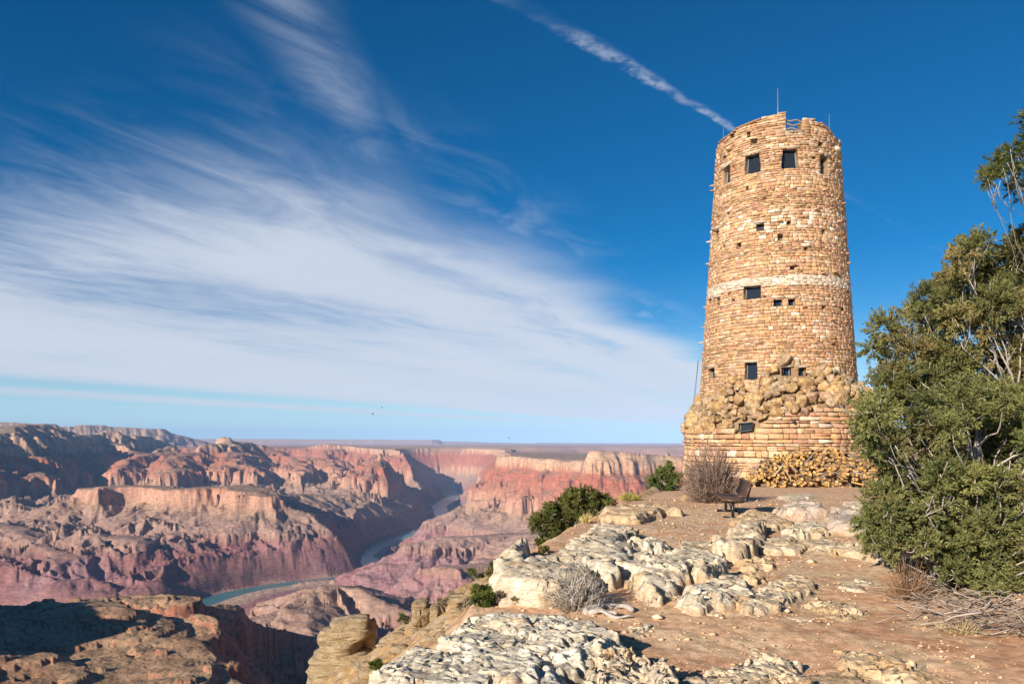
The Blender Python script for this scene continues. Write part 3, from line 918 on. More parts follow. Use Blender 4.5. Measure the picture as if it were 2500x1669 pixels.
GRP = 'pale limestone outcrops on the rim'
ROCKS = [
    ('largest grey white ledge filling the bottom centre with a shaded right edge', [(1123, 1512), (1153, 1484), (1230, 1478), (1281, 1486), (1358, 1490), (1434, 1504), (1475, 1524), (1492, 1545), (1462, 1600), (1434, 1645), (1383, 1700), (1380, 1800), (860, 1800), (985, 1640), (1043, 1599), (1051, 1568), (1084, 1543)], .42, .20, 190, 'grey', .50, .85),
    ('tall pale cream rock standing behind the dead grey shrub', [(1225, 1415), (1236, 1382), (1275, 1357), (1351, 1346), (1409, 1319), (1466, 1288), (1508, 1280), (1516, 1326), (1489, 1372), (1439, 1400), (1420, 1445), (1330, 1472), (1240, 1465)], .55, .14, 150, 'white', .36),
    ('flat cream slab at the brink below the small tree near the tower', [(1478, 1250), (1500, 1226), (1560, 1224), (1620, 1226), (1655, 1236), (1625, 1252), (1590, 1262), (1545, 1276), (1480, 1276)], .40, .18, 90, 'tan', .5),
    ('craggy cream block at the brink right of the dark bush', [(1432, 1300), (1440, 1284), (1480, 1272), (1530, 1280), (1542, 1300), (1520, 1330), (1470, 1330)], .42, .14, 90, 'white', .35),
    ('rounded grey boulder with a dark right end beside the bare dirt', [(1525, 1342), (1545, 1320), (1600, 1309), (1626, 1316), (1622, 1344), (1580, 1352), (1540, 1352)], .34, .16, 80, 'grey', .3),
    ('long cream ledge stepping down left from the middle of the path', [(1478, 1371), (1523, 1352), (1621, 1343), (1679, 1313), (1737, 1313), (1751, 1368), (1724, 1387), (1686, 1397), (1660, 1418), (1618, 1443), (1601, 1464), (1567, 1436), (1545, 1415), (1500, 1410), (1462, 1400)], .42, .16, 160, 'white', .38),
    ('upright cream block with a fissured shaded right face on the path', [(1746, 1322), (1775, 1298), (1809, 1264), (1843, 1261), (1855, 1290), (1845, 1336), (1829, 1350), (1792, 1370), (1756, 1368)], .52, .13, 100, 'cream', .28),
    ('orange tinted slab just right of the bench feet', [(1790, 1262), (1826, 1242), (1870, 1246), (1911, 1258), (1920, 1286), (1877, 1296), (1852, 1290), (1838, 1262)], .30, .18, 80, 'tan', .35),
    ('mauve grey domed boulder with an orange foot ahead of the woodpile', [(1897, 1250), (1915, 1226), (1945, 1211), (1978, 1222), (2002, 1248), (2010, 1262), (1965, 1268), (1915, 1264)], .50, .25, 90, 'mauve', .35),
    ('pale hollowed block right of the orange tinted slab', [(1922, 1284), (1950, 1268), (1985, 1266), (2006, 1290), (2002, 1310), (1945, 1314)], .36, .15, 80, 'white', .3),
    ('mauve grey hump touching the left side of the juniper', [(2020, 1275), (2040, 1238), (2065, 1226), (2096, 1240), (2116, 1296), (2080, 1304), (2026, 1302)], .44, .25, 80, 'mauve', .35),
    ('low cream shelf between the fissured block and the pale hollowed block', [(1848, 1340), (1860, 1312), (1915, 1300), (1935, 1316), (1985, 1320), (1940, 1348), (1880, 1352)], .24, .16, 80, 'cream', .3),
    ('low cream step with a sunlit left edge reaching towards the juniper', [(1970, 1330), (2010, 1306), (2040, 1312), (2036, 1344), (2000, 1350)], .22, .16, 70, 'cream', .3),
    ('long low shelf running under the juniper branches', [(2030, 1352), (2070, 1322), (2140, 1318), (2190, 1345), (2180, 1372), (2120, 1368), (2070, 1352)], .22, .16, 90, 'cream', .3),
    ('slanting cream rock with a dark cleft, middle of the dirt', [(1672, 1480), (1690, 1433), (1727, 1404), (1775, 1387), (1804, 1400), (1798, 1436), (1775, 1446), (1768, 1472), (1741, 1492), (1690, 1490)], .30, .16, 100, 'white', .3),
    ('narrow tan ridge stone above the slanting cream rock', [(1800, 1378), (1830, 1356), (1885, 1350), (1890, 1372), (1862, 1394), (1815, 1398)], .18, .12, 70, 'tan', .25),
    ('small round knob of tan rock right of the slanting cream rock', [(1815, 1422), (1828, 1400), (1862, 1398), (1868, 1414), (1845, 1424)], .16, .12, 50, 'tan', .25),
    ('broad flat tan slab with a cracked pale front', [(1782, 1456), (1800, 1440), (1900, 1400), (1950, 1388), (1992, 1400), (2002, 1430), (1975, 1467), (1900, 1492), (1842, 1504), (1800, 1492)], .20, .18, 120, 'cream', .36),
    ('squarish tan stone set flush in the dirt at right', [(1986, 1494), (1995, 1460), (2020, 1457), (2072, 1472), (2098, 1490), (2075, 1514), (2020, 1515)], .13, .14, 80, 'tan', .3),
    ('bright white rough stone near the dry brown grass', [(2061, 1438), (2075, 1406), (2110, 1398), (2124, 1420), (2115, 1442), (2080, 1442)], .12, .12, 70, 'white', .2),
    ('small white stone alone on the dirt right of the grey ledge', [(1533, 1547), (1545, 1522), (1578, 1516), (1576, 1530), (1552, 1549)], .11, .07, 50, 'white', .15),
    ('steep cream boulder at the bottom edge casting a dark shadow', [(1436, 1700), (1470, 1640), (1492, 1592), (1520, 1578), (1556, 1590), (1572, 1620), (1612, 1680), (1620, 1760), (1420, 1760)], .38, .13, 120, 'cream', .26),
    ('wide cracked cream ledge along the bottom edge', [(1688, 1690), (1740, 1632), (1800, 1602), (1880, 1592), (1922, 1612), (1980, 1645), (1992, 1700), (1960, 1780), (1690, 1780)], .24, .16, 120, 'cream', .28),
    ('flat streaked tan bedrock at the bottom right corner', [(2004, 1608), (2060, 1578), (2112, 1590), (2200, 1582), (2255, 1612), (2300, 1700), (2260, 1760), (2040, 1760)], .12, .2, 110, 'tan', .4),
    ('half buried stone in the shadow behind the steep boulder', [(1562, 1632), (1580, 1616), (1612, 1620), (1622, 1650), (1590, 1660)], .10, .10, 50, 'tan', .2),
    ('thin pale streak of stone in the dirt below the long ledge', [(1930, 1502), (1960, 1504), (1985, 1512), (1960, 1520)], .05, .06, 40, 'white', .2),
    ('tiny white stones on the dirt above the cracked ledge', [(1782, 1572), (1800, 1564), (1812, 1568), (1800, 1578)], .05, .05, 30, 'white', .1),
    ('pale wedge of stone just above the cracked cream ledge', [(1835, 1588), (1850, 1574), (1868, 1588), (1850, 1596)], .07, .05, 30, 'white', .1),
    ('cream stones heaped before the woodpile at the path end', [(1908, 1216), (1930, 1204), (1968, 1202), (1990, 1208), (1980, 1218), (1930, 1222)], .22, .16, 60, 'white', .3),
    ('pale slab against the juniper in front of the woodpile', [(2058, 1236), (2070, 1222), (2110, 1222), (2124, 1232), (2100, 1242)], .20, .16, 60, 'white', .3),
]
for i, (lab, pl, h, e, n, tint, cell, *rg) in enumerate(ROCKS):
    outcrop(lab, pl, h, e, int(n * 1.1), 300 + i * 11, tint, cell, rg[0] if rg else 1.0, group=GRP)


# ------------------------------------------------------------------ the watchtower
TX, TY = 646.0 / F_PX * 43.3, 43.3
BASE_Z = -2.75
FRONT = math.atan2(-TY, -TX)                    # the bearing that faces the camera


def shaft_r(z):
    return 4.40 - 0.0675 * z


DRUM_R = 5.16


def tower_hit(px, py, r=None):
    """angle (0 = facing the camera, + to the right) and height where a photo pixel meets the tower"""
    ux, uz = (px - CX) / F_PX, (HORIZON - py) / F_PX
    z = 5.0
    for _ in range(12):
        rr = shaft_r(z) if r is None else r
        a = ux * ux + 1
        bq = -2 * (ux * TX + TY)
        cq = TX * TX + TY * TY - rr * rr
        disc = max(bq * bq - 4 * a * cq, 0.0)
        tt = (-bq - math.sqrt(disc)) / (2 * a)
        z = uz * tt
    th = math.atan2(tt - TY, ux * tt - TX) - FRONT
    th = (th + math.pi) % (2 * math.pi) - math.pi
    return th, z


def tw(th, r, z):
    """tower angle, radius, height to a point relative to the tower's base"""
    a = np.asarray(th) + FRONT
    return np.stack((r * np.cos(a), r * np.sin(a), np.asarray(z) - BASE_Z + 0 * a), -1)


tower = thing('watchtower', 'round tapering rubble stone watchtower with small dark windows and a broken parapet', 'tower', (TX, TY, BASE_Z))

m_stone, t, b = material('tower_stone')
pos = t.node('ShaderNodeNewGeometry').outputs['Position']
tone = t.attr('tone')
s1 = t.noise(pos, 7.0, 6.0, 0.65)
s2 = t.noise(pos, 34.0, 5.0, 0.65)
c = t.mix(t.smooth(s1, 0.32, 0.68), t.mix(1.0, tone, (0.80, 0.76, 0.72), 'MULTIPLY'), t.mix(1.0, tone, (1.13, 1.12, 1.10), 'MULTIPLY'))
c = t.mix(t.math('MULTIPLY', t.smooth(s2, 0.58, 0.72), 0.5), c, (.24, .15, .09))
t.put(b.inputs['Base Color'], c)
t.put(b.inputs['Normal'], t.bump(t.math('ADD', t.math('MULTIPLY', s1, 0.05), t.math('MULTIPLY', s2, 0.02)), 0.6, 1.0))
b.inputs['Specular IOR Level'].default_value = 0.12
m_mortar, t, b = material('tower_mortar')
pos = t.node('ShaderNodeNewGeometry').outputs['Position']
t.put(b.inputs['Base Color'], t.mix(t.noise(pos, 8.0, 5.0), (.20, .125, .07), (.32, .215, .125)))
m_glass, t, b = material('dark_window_glass')
b.inputs['Base Color'].default_value = (.018, .022, .028, 1)
b.inputs['Roughness'].default_value = 0.10
b.inputs['Specular IOR Level'].default_value = 0.5
m_frame, t, b = material('grey_metal_frame')
b.inputs['Base Color'].default_value = (.20, .22, .24, 1)
b.inputs['Roughness'].default_value = 0.55
m_timber, t, b = material('weathered_timber')
pos = t.node('ShaderNodeNewGeometry').outputs['Position']
t.put(b.inputs['Base Color'], t.mix(t.noise(t.mapping(pos, (3, 3, 14)), 3.0, 5.0), (.13, .10, .075), (.36, .30, .23)))

PAL = np.array([(.58, .37, .18), (.55, .30, .13), (.60, .37, .24), (.70, .55, .37), (.40, .22, .12), (.62, .43, .24), (.50, .30, .17), (.66, .47, .30), (.34, .22, .14), (.57, .33, .20)])
PAL_W = np.array([.20, .13, .13, .12, .07, .14, .08, .06, .03, .04])


def tone_of(n, rng, white=0.0):
    c = PAL[rng.choice(len(PAL), n, p=PAL_W / PAL_W.sum())]
    c = (0.62 * c + 0.38 * np.array((.56, .385, .245))) * np.array((.90, .85, .86))
    c = c * (1 + 0.12 * rng.normal(size=(n, 1))) * (1 + 0.03 * rng.normal(size=(n, 3)))
    w = rng.random(n) < white
    c[w] = np.array((.68, .56, .44)) * (1 + 0.08 * rng.normal(size=(w.sum(), 1)))
    return np.clip(c, .05, .85)


# openings: photo corners (top left, top right, bottom right, bottom left), kind
OPEN = [
    ('window', [(1765, 417), (1782.6, 399), (1783, 445), (1764, 456.6)]), ('window', [(1820, 380), (1853, 371.5), (1858, 420), (1817.6, 429.5)]),
    ('window', [(1910.7, 362), (1945.8, 362), (1950, 413), (1907, 413)]), ('window', [(2001.6, 374.7), (2021, 385), (2022, 431), (2001.6, 421.5)]),
    ('window', [(1845, 545), (1865, 544), (1865, 565), (1846, 566)]), ('window', [(1744, 563), (1755, 557), (1755, 590), (1747, 598)]),
    ('window', [(1815, 700), (1857, 697), (1857, 727), (1815, 731)]), ('window', [(1888.6, 728), (1909, 728), (1909, 748), (1888.6, 748)]),
    ('window', [(1924.7, 727), (1941, 727), (1941, 747.5), (1924.7, 747.5)]), ('window', [(1726, 898), (1745, 894), (1745.6, 924), (1728, 926)]),
    ('window', [(1818.6, 885), (1848.5, 884), (1849, 929), (1818, 930)]), ('window', [(1912.5, 896.6), (1928.8, 896), (1928.8, 916.6), (1912.5, 917)]),
    ('window', [(1950, 897), (1968, 897), (1967, 916.6), (1950, 916.6)]), ('window', [(1748, 728), (1757.5, 724), (1757.5, 741), (1750, 742)]),
]


def z1(x, y):
    return 1620 + x / 3.137, 200 + y / 3.137


def z2(x, y):
    return 1640 + x / 4.356, 640 + y / 4.356


for (f, x, y, s) in [(z1, 692, 470, 22), (z1, 1203, 482, 17), (z1, 1152, 582, 13), (z1, 465, 576, 12), (z1, 652, 402, 12), (z1, 525, 425, 13), (z1, 960, 1076, 13), (z1, 893, 1192, 16), (z1, 577, 1258, 15), (z1, 1226, 1144, 12),
                     (z1, 462, 1248, 8), (z1, 985, 1417, 14), (z1, 1090, 1280, 12), (z1, 640, 812, 10), (z1, 495, 1013, 8), (z2, 656, 407, 15), (z2, 407, 416, 15), (z2, 1620, 488, 18), (z2, 1815, 517, 14),
                     (z2, 1718, 397, 9), (z2, 1605, 115, 12), (z2, 1680, 356, 9), (z2, 470, 735, 8), (z2, 780, 95, 7)]:
    k = 3.137 if f is z1 else 4.356
    c0 = f(x, y)
    h = s / k * 1.18
    OPEN.append(('niche', [(c0[0] - h, c0[1] - h), (c0[0] + h, c0[1] - h), (c0[0] + h * .8, c0[1] + h), (c0[0] - h, c0[1] + h * .8)]))
HOLES = []
for kind, q in OPEN:
    HOLES.append((kind, np.array([tower_hit(*p) for p in q])))


def blocked(z, grow=0.0):
    """angle intervals that openings take at height z"""
    out = []
    for kind, q in HOLES:
        zt, zb = 0.5 * (q[0, 1] + q[1, 1]), 0.5 * (q[2, 1] + q[3, 1])
        if zb - grow < z < zt + grow:
            f = min(max((zt - z) / max(zt - zb, 1e-6), 0), 1)
            g = grow / shaft_r(z)
            out.append((q[0, 0] + (q[3, 0] - q[0, 0]) * f - g, q[1, 0] + (q[2, 0] - q[1, 0]) * f + g))
    return sorted(out)


_rim = [(1757, 352), (1776, 336), (1807, 313), (1829, 304), (1856.5, 293), (1857.5, 287), (1890, 277), (1917.5, 273.5), (1918.5, 318), (1957.5, 318), (1958.5, 284), (1986, 288), (1988, 293), (2000, 300), (2023, 320), (2036, 336)]
_rt = np.array([tower_hit(a, b_) for a, b_ in _rim])
_rth = np.concatenate(([-3.2, -2.0], _rt[:, 0], [2.0, 3.2]))
_rz = np.concatenate(([16.75, 16.75], _rt[:, 1], [16.75, 16.75]))


def rim_z(th):
    return np.interp(th, _rth, _rz) + 0.03 * pn(np.asarray(th) * 6, np.asarray(th) * 0, 3)


# where the coursed masonry of the wide foot ends, from the photo (angle on the drum, height)
_dz = np.array([tower_hit(a, b_, DRUM_R) for a, b_ in [(1668, 1051), (1700, 1050), (1760, 1050), (1795, 1054), (1840, 1056), (1859, 1036), (1895, 1008), (1984, 1003), (2035, 990), (2040, 972), (2107, 971)]])
_uz_ = np.array([tower_hit(a, b_) for a, b_ in [(1706, 975), (1735, 968), (1765, 945), (1790, 908), (1814, 900), (1818, 934), (1848, 934), (1856, 905), (1884, 886), (1905, 868), (1935, 880), (1972, 892), (2010, 890), (2050, 905), (2070, 930)]])


def drum_top(th):
    return np.interp(th, np.concatenate(([-3.2, -1.8], _dz[:, 0], [1.7, 3.2])), np.concatenate(([.6, .6], _dz[:, 1], [2.5, 1.5])))


def rubble_top(th):
    return np.interp(th, np.concatenate(([-3.2, -1.6], _uz_[:, 0], [1.6, 3.2])), np.concatenate(([2.3, 2.3], _uz_[:, 1], [2.8, 2.3])))


def rubble_r(th, z):
    a, u = drum_top(th), np.maximum(rubble_top(th), drum_top(th) + 0.3)
    k = np.clip((z - a) / (u - a), 0, 1)
    return np.where(z < a, DRUM_R, DRUM_R * (1 - k) + shaft_r(u) * k)


# core wall behind the stones, with the openings cut out
nth, nz = 220, 140
ths = np.linspace(-math.pi, math.pi, nth, endpoint=False)
zz_ = np.linspace(BASE_Z, 17.6, nz)
TH, ZZ = np.meshgrid(ths, zz_)
ZZ = np.minimum(ZZ, rim_z(TH) - 0.10)
core_r = np.where(ZZ > np.maximum(rubble_top(TH), drum_top(TH)), shaft_r(ZZ), np.maximum(rubble_r(TH, ZZ) - .26, shaft_r(ZZ))) - 0.05
Fc = grid_faces(nz, nth, wrap=True)
ctr_t = TH.ravel()[Fc[:, 0]] + math.pi / nth
ctr_z = ZZ.ravel()[Fc].mean(1)
keep = np.ones(len(Fc), dtype=bool)
for kind, q in HOLES:
    zt, zb = 0.5 * (q[0, 1] + q[1, 1]), 0.5 * (q[2, 1] + q[3, 1])
    f = np.clip((zt - ctr_z) / max(zt - zb, 1e-6), 0, 1)
    lo_, hi_ = q[0, 0] + (q[3, 0] - q[0, 0]) * f - .012, q[1, 0] + (q[2, 0] - q[1, 0]) * f + .012
    keep &= ~((ctr_z > zb - 0.05) & (ctr_z < zt + 0.05) & (ctr_t > lo_) & (ctr_t < hi_))
Vc = tw(TH, core_r, ZZ).reshape(-1, 3)
inner = tw(TH, np.where(ZZ > 14.5, core_r - 0.55, core_r - 0.02), ZZ).reshape(-1, 3)
wall_v, wall_f = [Vc], [Fc[keep]]
# inner face and coping of the open parapet
rows = np.nonzero(zz_ > 14.5)[0]
Fi = grid_faces(nz, nth, wrap=True).reshape(nz - 1, nth, 4)[rows[0]:].reshape(-1, 4)[:, ::-1] + len(Vc)
wall_v.append(inner)
wall_f.append(Fi)
top = (nz - 1) * nth + np.arange(nth)
wall_f.append(np.stack((top, np.roll(top, -1), np.roll(top, -1) + len(Vc), top + len(Vc)), -1))
# roof deck a little below the parapet
deck = np.concatenate((tw(ths, 3.2, np.full(nth, 15.4)), tw(np.array([0.]), 0, np.array([15.4]))))
o0 = len(Vc) * 2
deck_f = np.stack((o0 + np.arange(nth), o0 + (np.arange(nth) + 1) % nth, np.full(nth, o0 + nth)), -1)
wall_v.append(deck)
obj('wall', fast_mesh('wall', np.concatenate(wall_v), [np.concatenate(wall_f), deck_f], m_mortar), tower)


def box_pts(c8):
    return np.array([(0, 1, 2, 3), (7, 6, 5, 4), (0, 4, 5, 1), (1, 5, 6, 2), (2, 6, 7, 3), (3, 7, 4, 0)])


def bar(p, q, w, h=None):
    """square bar between two points"""
    p, q = np.array(p, float), np.array(q, float)
    d = (q - p) / np.linalg.norm(q - p)
    u = np.cross(d, (0.13, 0.21, 0.97))
    u /= np.linalg.norm(u)
    v = np.cross(d, u)
    h = h or w
    c = [(-u * w - v * h) / 2, (u * w - v * h) / 2, (u * w + v * h) / 2, (-u * w + v * h) / 2]
    V = np.array([p + k for k in c] + [q + k for k in c])
    F = np.array([(0, 3, 2, 1), (4, 5, 6, 7), (0, 1, 5, 4), (1, 2, 6, 5), (2, 3, 7, 6), (3, 0, 4, 7)])
    return V, F


def join(parts):
    V, F, o = [], [], 0
    for v, f in parts:
        V.append(v)
        F.append(np.asarray(f) + o)
        o += len(v)
    return np.concatenate(V), np.concatenate(F)


for kind, q in HOLES:
    r_o = np.array([shaft_r(z) + 0.0 for _, z in q])
    depth = 0.34 if kind == 'window' else 0.30
    big = abs(q[1, 0] - q[0, 0]) * 3.6 > 0.45
    outer = np.array([tw(th, r, z) for (th, z), r in zip(q, r_o)])
    inn = np.array([tw(th, r - depth, z) for (th, z), r in zip(q, r_o)])
    V = np.concatenate((outer, inn))
    F = [(0, 1, 5, 4), (1, 2, 6, 5), (2, 3, 7, 6), (3, 0, 4, 7)]
    if kind == 'niche':
        obj('niche', fast_mesh('niche', V, [np.array(F + [(4, 5, 6, 7)])], m_mortar), tower)
        continue
    w = obj('window', fast_mesh('window', V, [np.array(F)], m_mortar), tower)
    qc = q.mean(0)
    gq = [tw(qc[0] + (th - qc[0]) * 0.98, shaft_r(z) - 0.30, qc[1] + (z - qc[1]) * 0.98) for th, z in q]
    obj('pane', fast_mesh('pane', np.array(gq), [np.array([(0, 1, 2, 3)])], m_glass), w)
    fr = join([bar(gq[i], gq[(i + 1) % 4], 0.045 if big else 0.03, 0.05) for i in range(4)])
    obj('frame', fast_mesh('frame', fr[0], [fr[1]], m_frame), w)
    a, c_ = tw(q[0, 0] - 0.035, r_o[0] + 0.03, q[0, 1] + 0.045), tw(q[1, 0] + 0.035, r_o[1] + 0.03, q[1, 1] + 0.045)
    lt = bar(a, c_, 0.16, 0.085)
    obj('lintel', fast_mesh('lintel', lt[0], [lt[1]], m_stone, colors=np.tile((.52, .43, .32), (8, 1))), w)


def stone_geo(t0, t1, zb, zt, rb, p, rng, back=0.10, taper=0.02):
    """one laid stone on a curved wall: back ring, shoulder ring, worn face"""
    rm = rb
    w = (t1 - t0) * rm
    j = lambda s: rng.normal(0, s)
    ct = [(t0, zb), (t1, zb), (t1, zt), (t0, zt)]
    e = min(0.22 * w, 0.24 * (zt - zb), 0.035)
    V = []
    for (tt, z) in ct:
        V.append(tw(tt, rm - back, z))
    jt = [(j(.014) / rm, j(.013)) for _ in range(4)]
    for k, (tt, z) in enumerate(ct):
        V.append(tw(tt + jt[k][0], rm + p * 0.55, z + jt[k][1]))
    for k, (tt, z) in enumerate(ct):
        st = (1 if k in (0, 3) else -1) * e / rm
        sz = (1 if k in (0, 1) else -1) * e
        V.append(tw(tt + jt[k][0] + st, rm + p * (0.9 + 0.25 * rng.random()), z + jt[k][1] + sz))
    return np.array(V)


STONE_F = np.array([(0, 1, 5, 4), (1, 2, 6, 5), (2, 3, 7, 6), (3, 0, 4, 7), (4, 5, 9, 8), (5, 6, 10, 9), (6, 7, 11, 10), (7, 4, 8, 11), (8, 9, 10, 11)])
rng = np.random.default_rng(21)
stones = []                                     # (verts, tone, size, front angle)


def lay_course(zb, zt, rfun, spans, wmin, wmax, prot, white=0.0, gap=0.016, rough=0.0):
    zm = 0.5 * (zb + zt)
    r = rfun(zm)
    for a, c_ in spans:
        th = a
        while th < c_ - 0.02:
            wdt = rng.uniform(wmin, wmax) * (1.5 if rng.random() < 0.08 else 1)
            t1 = th + wdt / r
            if c_ - t1 < wmin * 0.6 / r:
                t1 = c_
            sp = rng.random()
            zb_, zt_ = zb + rng.uniform(0, .012), zt - gap + rng.uniform(-.012, .004)
            if rough:
                zb_, zt_ = zb + rng.uniform(-rough * .2, rough), zt - gap - rng.uniform(0, rough)
            p = abs(rng.normal(prot, prot * 0.6)) + 0.008
            if sp < 0.10 and zt - zb > 0.17:     # two thin stones in place of a thick one
                zm2 = zb + (zt - zb) * rng.uniform(.4, .6)
                for q0, q1 in ((zb_, zm2 - gap), (zm2, zt_)):
                    stones.append((stone_geo(th + gap / r, t1, q0, q1, r, p * rng.uniform(.6, 1.2), rng), tone_of(1, rng, white)[0], (t1 - th) * r * (q1 - q0), th))
            else:
                stones.append((stone_geo(th + gap / r, t1, zb_, zt_, r, p, rng), tone_of(1, rng, white)[0], (t1 - th) * r * (zt - zb), 0.5 * (th + t1)))
            th = t1


def spans_minus(lo_, hi_, blocks):
    out, cur = [], lo_
    for a, c_ in blocks:
        if c_ < lo_ or a > hi_:
            continue
        if a > cur + 0.02:
            out.append((cur, a))
        cur = max(cur, c_)
    if hi_ > cur + 0.02:
        out.append((cur, hi_))
    return out


# ---- the shaft
Z_BAND = (tower_hit(1900, 696)[1], tower_hit(1905, 671)[1])
z = 1.0
while z < 17.3:
    rndm = rng.random()
    white = 0.03
    if Z_BAND[0] <= z < Z_BAND[1] - 0.03:
        h, wmin, wmax, pr, white = (Z_BAND[1] - Z_BAND[0]) / 5.0, .20, .55, .022, 1.0
    elif z > 14.2:
        h, wmin, wmax, pr = rng.uniform(.085, .16), .16, .50, .045
    elif 12.0 < z < 13.1 or 4.6 < z < 5.0 or 9.7 < z < 10.3:
        h, wmin, wmax, pr = rng.uniform(.08, .13), .16, .45, .032
    elif 11.0 < z < 12.0:
        h, wmin, wmax, pr, white = rng.uniform(.15, .20), .20, .42, .028, .25
    else:
        h, wmin, wmax, pr = rng.uniform(.105, .215), .16, .40, .024
    if z < Z_BAND[0] < z + h:
        h = max(Z_BAND[0] - z, 0.06)
    zm = z + h / 2
    lo_b = []
    # stones only where the shaft shows above the rubble, and below the uneven rim
    tt = np.linspace(-math.pi, math.pi, 721)
    ok = (zm > np.maximum(rubble_top(tt), drum_top(tt)) - 0.35) & (zm < rim_z(tt) - 0.02)
    runs, st = [], None
    for i, o_ in enumerate(ok):
        if o_ and st is None:
            st = tt[i]
        if st is not None and (not o_ or i == len(ok) - 1):
            runs.append((st, tt[i]))
            st = None
    bl = blocked(zm, 0.0)
    for a, c_ in runs:
        lay_course(z, z + h, shaft_r, spans_minus(a, c_, bl), wmin, wmax, pr, white)
    z += h
# ---- coursed masonry of the foot
z = BASE_Z + 0.05
W15 = np.array([tower_hit(*p, DRUM_R) for p in [(1802, 1033), (1836, 1030), (1835, 1049), (1803, 1055)]])
while z < 3.0:
    h = rng.choice((.14, .22, .29, .36), p=(.2, .3, .3, .2))
    zm = z + h / 2
    ok = zm < drum_top(tt) + 0.06
    runs, st = [], None
    for i, o_ in enumerate(ok):
        if o_ and st is None:
            st = tt[i]
        if st is not None and (not o_ or i == len(ok) - 1):
            runs.append((st, tt[i]))
            st = None
    bl = [(W15[:, 0].min(), W15[:, 0].max())] if W15[:, 1].min() < zm < W15[:, 1].max() else []
    for a, c_ in runs:
        lay_course(z, z + h, lambda q: DRUM_R, spans_minus(a, c_, bl), .24, .78, .055, 0.06, .020, .020)
    z += h
# ---- stones that stick out of the shaft
for (f, x, y, s) in [(z1, 515, 515, 24), (z1, 1322, 517, 27), (z1, 712, 1018, 23), (z1, 888, 1066, 17), (z1, 1163, 978, 15), (z1, 1087, 1252, 28), (z1, 1331, 1072, 15), (z1, 985, 1403, 23), (z1, 1300, 1457, 15), (z1, 1216, 1466, 14),
                     (z1, 1230, 826, 14), (z1, 1335, 616, 12), (z1, 1366, 934, 11), (z1, 1398, 1318, 13), (z1, 1404, 1390, 11), (z1, 392, 795, 10), (z1, 388, 832, 9), (z1, 350, 1225, 12), (z1, 330, 1395, 12), (z2, 1285, 28, 22),
                     (z2, 625, 320, 14), (z2, 990, 362, 13), (z2, 1405, 472, 20), (z2, 765, 602, 17), (z2, 1690, 612, 14), (z2, 1838, 632, 14), (z2, 1852, 196, 14), (z2, 1878, 236, 9), (z2, 285, 857, 12), (z2, 325, 476, 10), (z2, 330, 690, 9)]:
    k = 3.137 if f is z1 else 4.356
    th, zc_ = tower_hit(*f(x, y))
    hw = s / k / 43.0
    r = shaft_r(zc_)
    stones.append((stone_geo(th - hw / r, th + hw / r, zc_ - hw * .42, zc_ + hw * .42, r, 0.16 + 0.12 * rng.random(), rng), tone_of(1, rng, .06)[0], 0.02, th))

# the largest stones one by one, the thousands of small ones joined
vis = [abs(s[3]) < 1.45 for s in stones]
order = sorted(range(len(stones)), key=lambda i: -(stones[i][2] * (1.0 if vis[i] else 0.0)))
single = set(order[:120])
jv, jf, jc, o = [], [], [], 0
for i, (V, c_, a_, th) in enumerate(stones):
    if i in single:
        obj('stone', fast_mesh('stone', V, [STONE_F], m_stone, colors=np.tile(c_, (12, 1))), tower)
    else:
        jv.append(V)
        jf.append(STONE_F + o)
        jc.append(np.tile(c_, (12, 1)))
        o += 12
obj('masonry', fast_mesh('masonry', np.concatenate(jv), [np.concatenate(jf)], m_stone, colors=np.concatenate(jc)), tower, kind='stuff')

# ---- the rough boulders between foot and shaft


def ico(sub):
    bm = bmesh.new()
    bmesh.ops.create_icosphere(bm, subdivisions=sub, radius=1.0)
    bm.verts.ensure_lookup_table()
    v = np.array([q.co[:] for q in bm.verts])
    f = np.array([[q.index for q in p.verts] for p in bm.faces])
    bm.free()
    return v, f


ICO2, ICO3, ICO1 = ico(2), ico(3), ico(1)


def unit_(v):
    return v / np.linalg.norm(v)


m_boulder, t, b = material('tower_boulder')
pos = t.node('ShaderNodeNewGeometry').outputs['Position']
tone = t.attr('tone')
s1 = t.noise(pos, 4.5, 7.0, 0.68, 0.4)
s2 = t.noise(pos, 17.0, 6.0, 0.68)
c = t.mix(t.smooth(s1, 0.34, 0.66), t.mix(1.0, tone, (0.52, 0.45, 0.38), 'MULTIPLY'), t.mix(1.0, tone, (1.22, 1.22, 1.2), 'MULTIPLY'))
c = t.mix(t.math('MULTIPLY', t.smooth(s2, 0.55, 0.68), 0.75), c, (.60, .49, .34))
c = t.mix(t.math('MULTIPLY', t.smooth(s2, 0.42, 0.32), 0.6), c, (.15, .10, .06))
t.put(b.inputs['Base Color'], c)
t.put(b.inputs['Normal'], t.bump(t.math('ADD', t.math('MULTIPLY', s1, 0.16), t.math('MULTIPLY', s2, 0.07)), 0.75, 1.0))
pts = []
tries = 0
while len(pts) < 178 and tries < 60000:
    tries += 1
    th = rng.uniform(-1.75, 1.35)
    a, u = drum_top(th) - 0.04, max(rubble_top(th), drum_top(th) + 0.25)
    zc_ = rng.uniform(a, u + 0.02)
    s = rng.choice((.22, .30, .38, .50), p=(.20, .32, .30, .18))
    if any(((th - q[0]) * 4.8) ** 2 + ((zc_ - q[1]) * 1.5) ** 2 < (0.43 * (s + q[2])) ** 2 for q in pts):
        continue
    bad = False
    for kind, q in HOLES + [('window', W15)]:
        if q[:, 0].min() - s * 1.0 / 4.6 < th < q[:, 0].max() + s * 1.0 / 4.6 and q[:, 1].min() - s * .55 < zc_ < q[:, 1].max() + s * .6:
            bad = True
    if bad:
        continue
    pts.append((th, zc_, s))
RB = np.array([(.50, .34, .18), (.44, .32, .21), (.54, .35, .17), (.42, .28, .18), (.52, .42, .30), (.46, .30, .15)])
